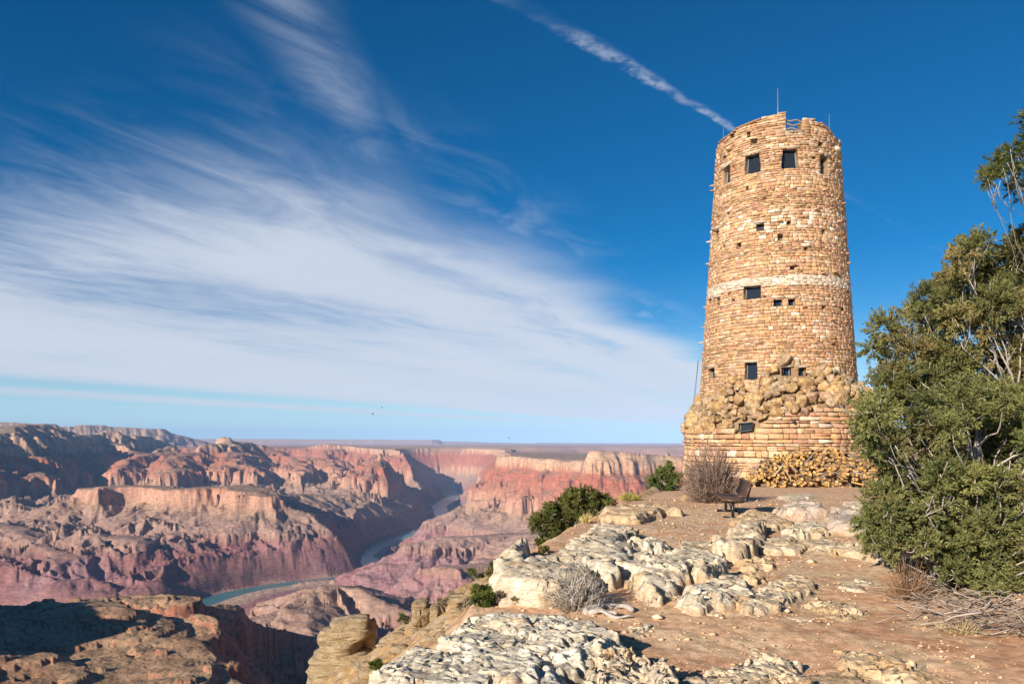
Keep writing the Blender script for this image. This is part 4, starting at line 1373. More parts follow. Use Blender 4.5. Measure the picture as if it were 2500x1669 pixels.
for i, (th, zc_, s) in enumerate(pts):
    v, f = ICO3
    nn = (np.abs(v) ** 3.4).sum(1) ** (1 / 3.4)
    v = v / nn[:, None] * np.array((1.10 + .35 * rng.random(), .95, .62 + .2 * rng.random())) * s
    v = v * (1 + 0.22 * fbm3(v / s * 1.25 + i * 7.7, 4, i % 40)[:, None])
    for _ in range(13):                         # broken faces
        nv = unit_(rng.normal(size=3) * np.array((1, 1, .8)))
        dd_ = s * rng.uniform(.50, .82)
        v = v - np.maximum(v @ nv - dd_, 0)[:, None] * nv * .92
    v = v + (0.018 * s) * rng.normal(size=v.shape)
    a = FRONT + th
    rot = np.array(((-math.sin(a), math.cos(a), 0), (math.cos(a), math.sin(a), 0), (0, 0, 1))).T
    tl = rng.normal(0, .22)
    tilt = np.array(((math.cos(tl), 0, -math.sin(tl)), (0, 1, 0), (math.sin(tl), 0, math.cos(tl))))
    p = tw(th, float(rubble_r(th, zc_)) - 0.12 * s, zc_)
    V = v @ tilt.T @ rot.T
    bo = obj('boulder', fast_mesh('boulder', V, [f], m_boulder, smooth=False, colors=np.tile(RB[rng.integers(len(RB))] * rng.uniform(.85, 1.15), (len(V), 1))), tower)
    bo.location = p
# small rubble wedged between them
jv, jf, jc, o = [], [], [], 0
for i in range(420):
    th = rng.uniform(-1.9, 1.5)
    zc_ = rng.uniform(drum_top(th) - .05, max(rubble_top(th), drum_top(th) + .25) + .05)
    s = rng.uniform(.10, .22)
    if any(q[:, 0].min() - s / 4.6 < th < q[:, 0].max() + s / 4.6 and q[:, 1].min() - s * .6 < zc_ < q[:, 1].max() + s * .6 for _, q in HOLES + [('window', W15)]):
        continue
    v, f = ICO2
    v = v * np.array((1.1, .9, .75)) * s
    for _ in range(8):
        nv = unit_(rng.normal(size=3))
        v = v - np.maximum(v @ nv - s * rng.uniform(.5, .8), 0)[:, None] * nv
    jv.append(v * (1 + .04 * rng.normal(size=(len(v), 1))) + tw(th, float(rubble_r(th, zc_)) - .16, zc_))
    jf.append(f + o)
    jc.append(np.tile(RB[rng.integers(len(RB))] * rng.uniform(.7, 1.05), (len(v), 1)))
    o += len(v)
obj('rubble', fast_mesh('rubble', np.concatenate(jv), [np.concatenate(jf)], m_boulder, colors=np.concatenate(jc)), tower, kind='stuff')
# window low in the foot
outr = np.array([tw(th, DRUM_R - 0.04, z) for th, z in W15])
inn = np.array([tw(th, DRUM_R - 0.34, z) for th, z in W15])
w = obj('window', fast_mesh('window', np.concatenate((outr, inn)), [np.array([(0, 1, 5, 4), (1, 2, 6, 5), (2, 3, 7, 6), (3, 0, 4, 7)])], m_mortar), tower)
gq = [tw(th, DRUM_R - 0.285, z) for th, z in W15]
obj('pane', fast_mesh('pane', np.array(gq), [np.array([(0, 1, 2, 3)])], m_glass), w)
fr = join([bar(gq[i], gq[(i + 1) % 4], .05, .05) for i in range(4)])
obj('frame', fast_mesh('frame', fr[0], [fr[1]], m_frame), w)
# coping slabs, rails across the parapet gap, laths let into the wall below it
for (a, c_, dz_, nm) in [((1757, 349), (1806, 311), .05, 'coping'), ((1808, 313), (1856, 292), .05, 'coping'), ((2002, 300), (2034, 330), .05, 'coping')]:
    n = 9
    p_, q_ = tower_hit(*a), tower_hit(*c_)
    prt = []
    for k in range(n):
        t0, t1 = p_[0] + (q_[0] - p_[0]) * k / n, p_[0] + (q_[0] - p_[0]) * (k + 0.96) / n
        z0 = float(rim_z(0.5 * (t0 + t1))) + 0.01
        V = np.array([tw(tt_, r_, z_) for z_ in (z0, z0 + .055) for tt_, r_ in ((t0, shaft_r(17) + .11), (t1, shaft_r(17) + .11), (t1, shaft_r(17) - .5), (t0, shaft_r(17) - .5))])
        prt.append((V, np.array([(3, 2, 1, 0), (4, 5, 6, 7), (0, 1, 5, 4), (1, 2, 6, 5), (2, 3, 7, 6), (3, 0, 4, 7)])))
    V, F = join(prt)
    obj('coping', fast_mesh('coping', V, [F], m_stone, colors=np.tile((.42, .22, .12), (len(V), 1))), tower)


def tube(pts, rad, nside=6, caps=True):
    pts = np.asarray(pts, float)
    n = len(pts)
    rad = np.broadcast_to(rad, n)
    tan = np.gradient(pts, axis=0)
    tan /= np.linalg.norm(tan, axis=1, keepdims=True) + 1e-12
    u = np.cross(tan, (0.31, 0.17, 0.93))
    u /= np.linalg.norm(u, axis=1, keepdims=True) + 1e-12
    v = np.cross(tan, u)
    a = np.arange(nside) * 2 * math.pi / nside
    V = pts[:, None, :] + rad[:, None, None] * (np.cos(a)[None, :, None] * u[:, None, :] + np.sin(a)[None, :, None] * v[:, None, :])
    F = grid_faces(n, nside, wrap=True)
    V = V.reshape(-1, 3)
    if caps:
        V = np.concatenate((V, pts[:1], pts[-1:]))
        k = len(V) - 2
        e0 = np.array([(k, (i + 1) % nside, i, i) for i in range(nside)])
        b0 = (n - 1) * nside
        e1 = np.array([(k + 1, b0 + i, b0 + (i + 1) % nside, b0 + (i + 1) % nside) for i in range(nside)])
        return V, F, np.concatenate((e0, e1))[:, :3]
    return V, F, np.zeros((0, 3), int)


def tubes(list_):
    V, Q, T, o = [], [], [], 0
    for pts, rad, ns in list_:
        v, q, t_ = tube(pts, rad, ns)
        V.append(v)
        Q.append(q + o)
        T.append(t_ + o)
        o += len(v)
    return np.concatenate(V), [np.concatenate(Q), np.concatenate(T)]


for y0, y1 in ((291, 294.5), (302, 303), (312, 313.5)):
    a, c_ = tower_hit(1914, y0), tower_hit(1963, y1)
    k = np.linspace(0, 1, 9)
    P_ = np.array([tw(a[0] + (c_[0] - a[0]) * q, 3.12, a[1] + (c_[1] - a[1]) * q + 0.05 * math.sin(q * 9 + y0)) for q in k])
    V, F = tubes([(P_, 0.05 * (1 - 0.3 * k), 6)])
    obj('rail', fast_mesh('rail', V, F, m_timber, smooth=True), tower)
for xa, xb, y0 in ((1905, 1967, 321.5), (1912, 1961, 330), (1930, 1960, 342), (1934, 1963, 351.5)):
    a, c_ = tower_hit(xa, y0), tower_hit(xb, y0 + 1)
    k = np.linspace(0, 1, 7)
    P_ = np.array([tw(a[0] + (c_[0] - a[0]) * q, shaft_r(16.5) + .03, a[1] + (c_[1] - a[1]) * q + 0.012 * math.sin(q * 7 + y0)) for q in k])
    V, F = tubes([(P_, 0.045, 6)])
    obj('lath', fast_mesh('lath', V, F, m_timber, smooth=True), tower)
# lightning rods and the cables down the left side
m_rod, t, b = material('thin_grey_metal')
b.inputs['Base Color'].default_value = (.42, .43, .44, 1)
b.inputs['Metallic'].default_value = 0.6
b.inputs['Roughness'].default_value = 0.45
for px, yb, yt, r_, w_ in ((1899, 282, 216, 3.0, .014), (2024.5, 325, 278, 3.05, .010), (1766, 345, 312, 3.0, .010)):
    th, zb = tower_hit(px, yb, r_)
    _, zt = tower_hit(px, yt, r_)
    V, F = tubes([(np.array([tw(th, r_, zb - .5), tw(th, r_, zb), tw(th, r_, zt)]), np.array((w_ * 1.4, w_ * 1.2, w_)), 5)])
    obj('lightning_rod', fast_mesh('lightning_rod', V, F, m_rod), tower)
m_cable, t, b = material('dark_cable')
b.inputs['Base Color'].default_value = (.05, .05, .055, 1)
for dx_ in (0, 3.0):
    th, _ = tower_hit(1712, 860)
    p0 = at(1704.5 + dx_ * .2, 880, 43.0) - np.array((TX, TY, BASE_Z))
    p1 = at(1692 + dx_, 990, 41.5) - np.array((TX, TY, BASE_Z))
    V, F = tubes([(np.array([p0 + (p1 - p0) * k for k in np.linspace(0, 1, 5)]), 0.011, 4)])
    obj('cable', fast_mesh('cable', V, F, m_cable), tower)
# two dark floodlights on the rubble
for px, py in ((1931, 1004), (1935.5, 1028)):
    th, zc_ = tower_hit(px, py, DRUM_R - .12)
    L = thing('floodlight', 'small black floodlight fixed among the boulders at the tower foot, %s one' % ('upper' if py < 1010 else 'lower'), 'floodlight', tuple(tw(th, DRUM_R + .05, zc_) + np.array((TX, TY, BASE_Z))), rz=FRONT + th, group='floodlights on the tower foot')
    V, F = tubes([(np.array([(-.02, 0, .06), (.06, 0, .03), (.20, 0, -.05)]), np.array((.045, .085, .075)), 10)])
    obj('lamp_housing', fast_mesh('lamp_housing', V, F, m_cable, smooth=True), L)
    V, F = bar((-.22, 0, -.02), (0, 0, .04), .035)
    obj('bracket', fast_mesh('bracket', V, [F], m_cable), L)

# ------------------------------------------------------------------ firewood heaped against the foot of the tower
m_wood, t, b = material('split_firewood')
pos = t.node('ShaderNodeNewGeometry').outputs['Position']
tone = t.attr('tone')
t.put(b.inputs['Base Color'], t.mix(t.noise(pos, 26.0, 4.0), t.mix(1.0, tone, (.72, .70, .68), 'MULTIPLY'), t.mix(1.0, tone, (1.15, 1.15, 1.15), 'MULTIPLY')))


def log_mesh(kind, L, r, rng):
    """round billet, split wedge or thin branch, lying along x"""
    if kind == 'wedge':
        a = np.radians([0, 32, 64, 96])
        sec = np.concatenate(([(0, 0)], np.stack((np.cos(a), np.sin(a)), -1))) * r * 1.5
        bark = [0, 1, 1, 1, 0]
    else:
        ns = 8 if kind == 'round' else 6
        a = np.arange(ns) * 2 * math.pi / ns
        sec = np.stack((np.cos(a), np.sin(a)), -1) * r * (1 + 0.12 * rng.normal(size=(ns, 1)))
        bark = [1] * ns
    n = len(sec)
    xs = np.linspace(-L / 2, L / 2, 2 if kind == 'wedge' else 4)
    bend = (rng.normal(0, .04), rng.normal(0, .04)) if kind == 'branch' else (0, 0)
    bk = np.array((.20, .135, .09)) if kind != 'branch' else np.array((.34, .29, .235))
    bk = bk * rng.uniform(.7, 1.35)
    cut = np.array((.60, .35, .12)) * rng.uniform(.75, 1.2)
    V, C_, Fq, Ft = [], [], [], []
    for i, x in enumerate(xs):
        k = math.sin((x / L + .5) * math.pi)
        for j in range(n):
            V.append((x, sec[j, 0] + bend[0] * k * 3, sec[j, 1] + bend[1] * k * 3))
            C_.append(bk if (bark[j]) else cut)
    for i in range(len(xs) - 1):
        for j in range(n):
            Fq.append((i * n + j, i * n + (j + 1) % n, (i + 1) * n + (j + 1) % n, (i + 1) * n + j))
    if kind == 'wedge':
        C_ = [cut if (q % n) in (0, 1, n - 1) else bk for q in range(len(V))]
    for e in (0, len(xs) - 1):                  # end grain with its own vertices
        o = len(V)
        for j in range(n):
            V.append(V[e * n + j])
            C_.append(cut * 1.12)
        V.append(tuple(np.mean([V[o + j] for j in range(n)], 0)))
        C_.append(cut * 0.95)
        for j in range(n):
            tri = (o + n, o + (j + 1) % n, o + j)
            Ft.append(tri if e == 0 else tri[::-1])
    return np.array(V), [np.array(Fq), np.array(Ft)], np.array(C_)


rng = np.random.default_rng(77)
PROTO = []
for kind in ['wedge'] * 7 + ['round'] * 6 + ['branch'] * 4:
    L = rng.uniform(.36, .50) if kind != 'branch' else rng.uniform(.7, 1.25)
    r = rng.uniform(.055, .085) if kind != 'branch' else rng.uniform(.028, .045)
    V, F, c_ = log_mesh(kind, L, r, rng)
    PROTO.append((kind, fast_mesh('firewood_log', V, F, m_wood, colors=c_), (V, F, c_)))
# mound: height over the ground for angle and distance from the drum
_mt = np.array([tower_hit(a, b_, DRUM_R + .15) for a, b_ in [(1826, 1168), (1845, 1150), (1870, 1128), (1895, 1117), (1940, 1108), (1990, 1103), (2040, 1104), (2080, 1114), (2115, 1130), (2150, 1148), (2180, 1176)]])
gb = float(flat_z(TX, TY - 6.2))


def mound(th, d):
    h = np.interp(th, _mt[:, 0], _mt[:, 1] - gb + .05, left=0, right=0)
    return np.maximum(h * np.clip(1 - (np.maximum(d - .18, 0) / 1.25), 0, 1) ** 0.85, 0)


def pile_label(kind, th, d):
    """what the log looks like and where in the heap it lies"""
    f = (th - _mt[0, 0]) / (_mt[-1, 0] - _mt[0, 0])
    hm = float(mound(th, d))
    side = 'near the bench end' if f < .25 else 'left of the middle' if f < .5 else 'right of the middle' if f < .75 else 'near the juniper end'
    tier = 'low in' if hm < .45 else 'half way up' if hm < .95 else 'on top of'
    look = {'wedge': 'split log with orange cut faces', 'round': 'round barked log with pale sawn end', 'branch': 'long thin grey branch'}[kind]
    return '%s %s the woodpile, %s' % (look, tier, side), '%ss %s the woodpile %s' % (look.split(' with')[0], tier, side)


def log_pose(kind, th, d, sink):
    a = FRONT + th
    r = DRUM_R + .12 + d
    z = gb + mound(th, d) + sink
    x, y = TX + r * math.cos(a), TY + r * math.sin(a)
    if kind == 'branch':
        yaw, pit = a + rng.normal(0, .7), rng.uniform(.2, .9)
    elif rng.random() < 0.62:
        yaw, pit = a + rng.normal(0, .25), rng.normal(.10, .15)      # end grain towards the path
    else:
        yaw, pit = rng.uniform(0, 6.3), rng.normal(.0, .35)
    return Matrix.Translation((x, y, z)) @ Matrix.Rotation(yaw, 4, 'Z') @ Matrix.Rotation(pit, 4, 'Y') @ Matrix.Rotation(rng.uniform(0, 6.3), 4, 'X')


lo_, hi_ = _mt[0, 0], _mt[-1, 0]
cnt = 0
for i in range(3000):
    if cnt >= 296:
        break
    th, d = rng.uniform(lo_, hi_), rng.uniform(0, 1.45)
    if mound(th, d) < 0.05 and rng.random() > .06:
        continue
    k = rng.choice(len(PROTO), p=[.062] * 7 + [.076] * 6 + [.11 / 4] * 4)
    kind, me, _ = PROTO[k]
    lab_, grp_ = pile_label(kind, th, d)
    o = thing('firewood_log', lab_, 'log', group=grp_, me=me)
    o.matrix_world = log_pose(kind, th, d, rng.uniform(-.03, .07))
    cnt += 1
jv, jq, jt, jc, o = [], [], [], [], 0
for i in range(1500):
    th, d = rng.uniform(lo_, hi_), rng.uniform(0, 1.4)
    h = float(mound(th, d))
    if h < .04:
        continue
    V, F, c_ = PROTO[rng.integers(0, 13)][2]
    M = np.array(log_pose('wedge', th, d, -rng.uniform(.05, .16)))
    jv.append(V @ M[:3, :3].T + M[:3, 3])
    jq.append(F[0] + o)
    jt.append(F[1] + o)
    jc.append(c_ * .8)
    o += len(V)
    if len(jv) > 520:
        break
obj('firewood', fast_mesh('firewood', np.concatenate(jv), [np.concatenate(jq), np.concatenate(jt)], m_wood, colors=np.concatenate(jc)), kind='stuff')

# ------------------------------------------------------------------ bench
m_brown, t, b = material('brown_coated_steel')
b.inputs['Base Color'].default_value = (.095, .052, .036, 1)
b.inputs['Roughness'].default_value = 0.42
b.inputs['Specular IOR Level'].default_value = 0.45
m_black, t, b = material('black_coated_steel')
b.inputs['Base Color'].default_value = (.012, .012, .013, 1)
b.inputs['Roughness'].default_value = 0.35
b.inputs['Specular IOR Level'].default_value = 0.5
pn_, pf_ = hit(1787, 1264), hit(1770, 1249)
bl_ = float(np.linalg.norm(pf_[:2] - pn_[:2]))
ang = math.atan2(pf_[1] - pn_[1], pf_[0] - pn_[0])
# local frame: x along the bench (near to far), y towards the back (photo right), z up
bench = thing('park_bench', 'dark brown ribbed metal bench on two black legs beside the bare bush', 'bench', tuple(0.5 * (pn_ + pf_) - np.array((0, 0, .02))), rz=ang - 0.0)
SIDE = -1.0                                     # local -y is the right-hand side in the photo, where the back is
half = bl_ / 2
SL = half + 0.12


def rib_panel(a0, a1, along, n, w, th):
    """ribs running the length of the bench between two edge points (y, z)"""
    prt = []
    for k in range(n):
        f = (k + .5) / n
        y, z = a0[0] + (a1[0] - a0[0]) * f, a0[1] + (a1[1] - a0[1]) * f
        prt.append(bar((-along, y, z), (along, y, z), w, th))
    return prt


sy0, sy1 = -0.20 * SIDE, 0.20 * SIDE
seat = rib_panel((sy0, .455), (sy1, .425), SL, 12, .026, .022)
seat += [bar((-SL, sy0, .452), (SL, sy0, .452), .05, .045), bar((-SL, sy1, .425), (SL, sy1, .425), .05, .045), bar((-SL, sy0, .452), (-SL, sy1, .425), .045, .05), bar((SL, sy0, .452), (SL, sy1, .425), .045, .05)]
V, F = join(seat)
obj('seat', fast_mesh('seat', V, [F], m_brown), bench)
b0, b1 = (.30 * SIDE, .52), (.40 * SIDE, .84)
back = rib_panel(b0, b1, SL, 10, .024, .022)
back += [bar((-SL, *b0), (SL, *b0), .045, .045), bar((-SL, *b1), (SL, *b1), .05, .05), bar((-SL, *b0), (-SL, *b1), .045, .05), bar((SL, *b0), (SL, *b1), .045, .05)]
V, F = join(back)
obj('backrest', fast_mesh('backrest', V, [F], m_brown), bench)
for x in (-half, half):
    pts_ = [(x, sy0 * .8, .41), (x, .10 * SIDE, .40), (x, .24 * SIDE, .41), (x, .32 * SIDE, .46), (x, .355 * SIDE, .54), (x, .42 * SIDE, .82)]
    V, F = tubes([(np.array(pts_), .032, 8)])
    obj('bracket', fast_mesh('bracket', V, F, m_black, smooth=True), bench)
    V, F = tubes([(np.array([(x, .02 * SIDE, .0), (x, .02 * SIDE, .41)]), .036, 8)])
    obj('leg', fast_mesh('leg', V, F, m_black, smooth=True), bench)
    V, F = bar((x, -.20 * SIDE, .035), (x, .30 * SIDE, .035), .06, .06)
    obj('foot', fast_mesh('foot', V, [F], m_black), bench)
V, F = tubes([(np.array([(-half, .02 * SIDE, .12), (half * .2, .02 * SIDE, .36)]), .018, 6)])
obj('stretcher', fast_mesh('stretcher', V, F, m_black, smooth=True), bench)


# ------------------------------------------------------------------ trees, shrubs and dead wood
def leaf_material(name, back=(.25, .28, .05)):
    m, t, b = material(name)
    tone = t.attr('tone')
    t.put(b.inputs['Base Color'], tone)
    b.inputs['Roughness'].default_value = 0.7
    b.inputs['Specular IOR Level'].default_value = 0.25
    tr = t.node('ShaderNodeBsdfTranslucent')
    t.put(tr.inputs['Color'], t.mix(1.0, tone, (1.1, 1.15, .6), 'MULTIPLY'))
    mx = t.node('ShaderNodeMixShader')
    mx.inputs[0].default_value = 0.18
    t.l.new(b.outputs[0], mx.inputs[1])
    t.l.new(tr.outputs[0], mx.inputs[2])
    t.l.new(mx.outputs[0], m.node_tree.nodes['Material Output'].inputs['Surface'])
    return m


m_juniper = leaf_material('juniper_foliage')
m_pinyon = leaf_material('pine_needles')
m_bark, t, b = material('silver_grey_bark')
pos = t.node('ShaderNodeNewGeometry').outputs['Position']
bn = t.noise(t.mapping(pos, (30, 30, 6)), 1.0, 5.0)
t.put(b.inputs['Base Color'], t.mix(bn, (.26, .22, .19), (.56, .50, .45)))
t.put(b.inputs['Normal'], t.bump(bn, 0.5, 0.02))
m_twig, t, b = material('dry_twigs')
t.put(b.inputs['Base Color'], t.attr('tone'))


def in_poly(px, py, poly):
    c = False
    n = len(poly)
    for i in range(n):
        (x0, y0), (x1, y1) = poly[i], poly[(i + 1) % n]
        if (y0 > py) != (y1 > py) and px < (x1 - x0) * (py - y0) / (y1 - y0) + x0:
            c = not c
    return c


def unit(v):
    return v / (np.linalg.norm(v, axis=-1, keepdims=True) + 1e-9)


def sprays(cen, rad, n_twig, n_leaf, L, w, rng, up=0.35, spread=0.55, inner=0.35):
    """leaf blades along twigs that radiate from a clump's centre"""
    d = unit(rng.normal(size=(n_twig, 3)) + np.array((0, 0, up)))
    ln = rad * rng.uniform(.65, 1.1, size=(n_twig, 1))
    f = rng.uniform(inner, 1.0, size=(n_twig, n_leaf, 1))
    base = cen + d[:, None, :] * ln[:, None, :] * f + rng.normal(0, rad * .05, size=(n_twig, n_leaf, 3))
    ld = unit(d[:, None, :] + spread * rng.normal(size=(n_twig, n_leaf, 3)) + np.array((0, 0, .15)))
    base, ld = base.reshape(-1, 3), ld.reshape(-1, 3)
    sd = unit(np.cross(ld, rng.normal(size=ld.shape)))
    Lr = L * rng.uniform(.6, 1.25, size=(len(base), 1))
    V = np.stack((base + sd * w * 1.25, base + ld * Lr, base - sd * w * 1.25), 1)
    return V.reshape(-1, 3)


def crown_mesh(name, clumps, mat, rng, n_twig, n_leaf, L, w, pal, up=.35, spread=.55, inner=.35):
    VV, CC = [], []
    for cen, rad in clumps:
        k = max(4, int(n_twig * (rad / .3) ** 1.6))
        V = sprays(np.array(cen), rad, k, n_leaf, L, w, rng, up, spread, inner)
        base = pal[rng.integers(len(pal))] * rng.uniform(.82, 1.2)
        c = np.repeat(base[None, :] * rng.uniform(.75, 1.3, size=(len(V) // 3, 1)) * (1 + .05 * rng.normal(size=(len(V) // 3, 3))), 3, 0)
        VV.append(V)
        CC.append(c)
    V = np.concatenate(VV)
    F = np.arange(len(V)).reshape(-1, 3)
    return fast_mesh(name, V, [F], mat, colors=np.clip(np.concatenate(CC), .005, .6))


def limb(p, q, r0, r1, rng, n=7, wig=.12):
    p, q = np.array(p, float), np.array(q, float)
    k = np.linspace(0, 1, n)[:, None]
    L = np.linalg.norm(q - p)
    mid = np.cumsum(rng.normal(0, wig * L / n, size=(n, 3)), 0)
    mid = mid - k * mid[-1:]
    sag = np.array((0, 0, -1.0)) * (np.sin(k * math.pi)) * L * .08
    return p + (q - p) * k + mid + sag, r0 + (r1 - r0) * k[:, 0], 5


def poly_clumps(poly, Yc, depth, n, rmin, rmax, rng, spacing=.62, tries=30000):
    out = []
    P = np.array(poly, float)
    lo_, hi_ = P.min(0), P.max(0)
    for _ in range(tries):
        if len(out) >= n:
            break
        px, py = rng.uniform(lo_[0], hi_[0]), rng.uniform(lo_[1], hi_[1])
        if not in_poly(px, py, poly):
            continue
        Y = Yc + depth * rng.uniform(-1, 1)
        r = rng.uniform(rmin, rmax)
        p = at(px, py, Y)
        if all(np.sum((p - c) ** 2) > (spacing * (r + q)) ** 2 for c, q in out):
            out.append((p, r))
    return out


def make_tree(name, label, cat, base, clumps, mat, pal, rng, n_twig, n_leaf, L, w, trunk_r, top=None, bare=0, group=None, up=.35, spread=.55, inner=.35, f0=.25, bark=None, lr=1.0):
    base = np.array(base, float)
    root = thing(name, label, cat, tuple(base), group=group)
    cl = [(c - base, r) for c, r in clumps]
    H = max(c[2] for c, _ in cl) if top is None else top[2] - base[2]
    tp = np.array(top) - base if top is not None else np.array((np.mean([c[0] for c, _ in cl]), np.mean([c[1] for c, _ in cl]), H * .85))
    if name == 'shrub':
        cr = obj('crown', crown_mesh('crown', cl, mat, rng, n_twig, n_leaf, L, w, pal, up, spread, inner), root)
    else:
        obj('crown', crown_mesh('crown', cl, mat, rng, n_twig, n_leaf, L, w, pal, up, spread, inner), root)
    tr, trr, _ = limb((0, 0, -.05), tp, trunk_r, trunk_r * .25, rng, 12, .16)
    ls = [(tr, trr, 8)]
    for c, r in cl:
        f = np.clip((c[2] - f0 * H) / max(H, .1) * 1.0 - .08 + rng.normal(0, .06), .03, .97)
        i = int(f * 11)
        p0 = tr[i]
        dd = np.linalg.norm(c - p0)
        lb = limb(p0, c, min(trr[i] * .6, .008 + .007 * dd) * lr, .005 * lr, rng, 8, .34)
        ls.append(lb)
        for _ in range(2):
            e = c + unit(rng.normal(size=3)) * r * .85
            ls.append((limb(lb[0][-2], e, .006, .003, rng, 4, .2)[0], np.linspace(.006, .003, 4), 4))
    for _ in range(bare):
        c, r = cl[rng.integers(len(cl))]
        e = c + unit(rng.normal(size=3) + np.array((-.4, -.9, .0))) * r * rng.uniform(.9, 1.5)
        lb = limb(c, e, .009, .003, rng, 6, .45)
        ls.append((lb[0], lb[1], 4))
        for _ in range(2):
            k = rng.integers(2, 5)
            e2 = lb[0][k] + unit(rng.normal(size=3)) * r * .5
            ls.append((limb(lb[0][k], e2, .005, .002, rng, 4, .4)[0], np.linspace(.005, .002, 4), 3))
    V, F = tubes(ls)
    obj('trunk', fast_mesh('trunk', V, F, bark or m_bark, smooth=True), root)
    return root


rng = np.random.default_rng(5)
J_OLIVE = np.array([(.165, .150, .048), (.195, .165, .058), (.135, .130, .042), (.205, .160, .062), (.115, .118, .040)])
J_GREEN = np.array([(.150, .158, .050), (.178, .176, .060), (.122, .134, .044), (.190, .176, .066)])
P_GREEN = np.array([(.085, .098, .022), (.110, .115, .028), (.065, .080, .018), (.130, .128, .034)])

b1 = hit(2345, 1432)
poly = [(2112, 1000), (2112, 1080), (2140, 1110), (2150, 1150), (2125, 1180), (2132, 1230), (2108, 1290), (2118, 1340), (2170, 1350), (2225, 1335), (2270, 1360), (2300, 1400), (2320, 1450), (2400, 1445), (2470, 1425), (2600, 1420), (2700, 1200), (2680, 980), (2400, 960)]
cl = poly_clumps(poly, b1[1] + .35, 1.05, 150, .20, .34, rng, .47)
cl += poly_clumps([(2125, 1245), (2122, 1320), (2170, 1345), (2235, 1352), (2300, 1385), (2330, 1430), (2420, 1425), (2400, 1330), (2250, 1240)], b1[1] - .35, .5, 26, .18, .28, rng, .5)
cl = [(c, r) for c, r in cl if c[2] > ground_z(c[0], c[1]) + .12]
make_tree('juniper_tree', 'large juniper filling the right edge, fresh green lower boughs almost reaching the ground', 'tree', b1, cl, m_juniper, J_GREEN, rng, 56, 27, .047, .0088, .09, top=at(2400, 990, b1[1] + .4), bare=44)
b2 = hit(2440, 1352)
poly = [(2085, 800), (2082, 905), (2100, 960), (2110, 1030), (2200, 1090), (2400, 1080), (2650, 1050), (2750, 800), (2700, 600), (2500, 578), (2440, 592), (2375, 598), (2352, 612), (2332, 640), (2318, 672), (2285, 692), (2272, 722), (2245, 730), (2228, 765), (2232, 812), (2195, 838), (2182, 785), (2160, 780), (2155, 805), (2115, 800)]
cl = poly_clumps(poly, b2[1] - .2, 1.15, 185, .20, .36, rng, .47)
cl = [(c, r) for c, r in cl if CX + F_PX * (c[0] - r * .9) / c[1] > 2078]
make_tree('juniper_tree', 'taller olive brown juniper with silvery bare limbs rising behind the fresh green juniper', 'tree', b2, cl, m_juniper, J_OLIVE, rng, 56, 27, .049, .0092, .11, top=at(2480, 620, b2[1]), bare=34)
b3 = np.array((9.3, 11.6, float(ground_z(9.3, 11.6))))
poly = [(2385, 462), (2392, 440), (2392, 425), (2412, 412), (2432, 395), (2480, 345), (2500, 295), (2540, 270), (2620, 280), (2620, 490), (2480, 475), (2440, 468)]
cl = poly_clumps(poly, 9.6, .55, 40, .15, .24, rng, .50)
cl += poly_clumps([(2570, 300), (2640, 180), (2720, 120), (2820, 300), (2900, 560), (2860, 800), (2600, 780), (2580, 500)], 10.8, .9, 75, .18, .30, rng, .55)
make_tree('pine_tree', 'dark pinyon pine bough reaching in at the upper right edge above the junipers', 'tree', b3, cl, m_pinyon, P_GREEN * .9, rng, 40, 26, .055, .0058, .07, top=at(2640, 300, 10.4), bare=10, spread=.40, inner=.2, f0=-.02, lr=.5)

b4 = hit(1405, 1338, y0=10)
poly = [(1295, 1278), (1312, 1255), (1345, 1228), (1390, 1206), (1420, 1197), (1455, 1202), (1488, 1215), (1492, 1238), (1470, 1265), (1440, 1290), (1400, 1322), (1362, 1340), (1322, 1330), (1304, 1302)]
Y4 = 20.5
b4 = np.array((at(1400, 1330, Y4)[0], Y4, float(ground_z(at(1400, 1330, Y4)[0], Y4))))
cl = poly_clumps(poly, Y4, .55, 110, .15, .25, rng, .42)
make_tree('pinyon_bush', 'dense dark green pinyon bush growing over the brink above the canyon', 'bush', b4, cl, m_pinyon, P_GREEN, rng, 46, 17, .070, .0125, .06, bare=4, spread=.45, inner=.15)
Y5 = 31.0
b5 = np.array((at(1625, 1215, Y5)[0], Y5, float(ground_z(at(1625, 1215, Y5)[0], Y5))))
poly = [(1582, 1185), (1592, 1160), (1612, 1140), (1632, 1130), (1645, 1150), (1660, 1165), (1658, 1195), (1640, 1212), (1612, 1214), (1590, 1205)]
cl = poly_clumps(poly, Y5, .5, 46, .17, .27, rng, .42)
make_tree('pinyon_bush', 'small green pinyon tree at the brink left of the tower foot', 'bush', b5, cl, m_pinyon, P_GREEN * np.array((.9, 1.15, 1.0)), rng, 36, 14, .08, .016, .05, bare=6, spread=.45, inner=.15)

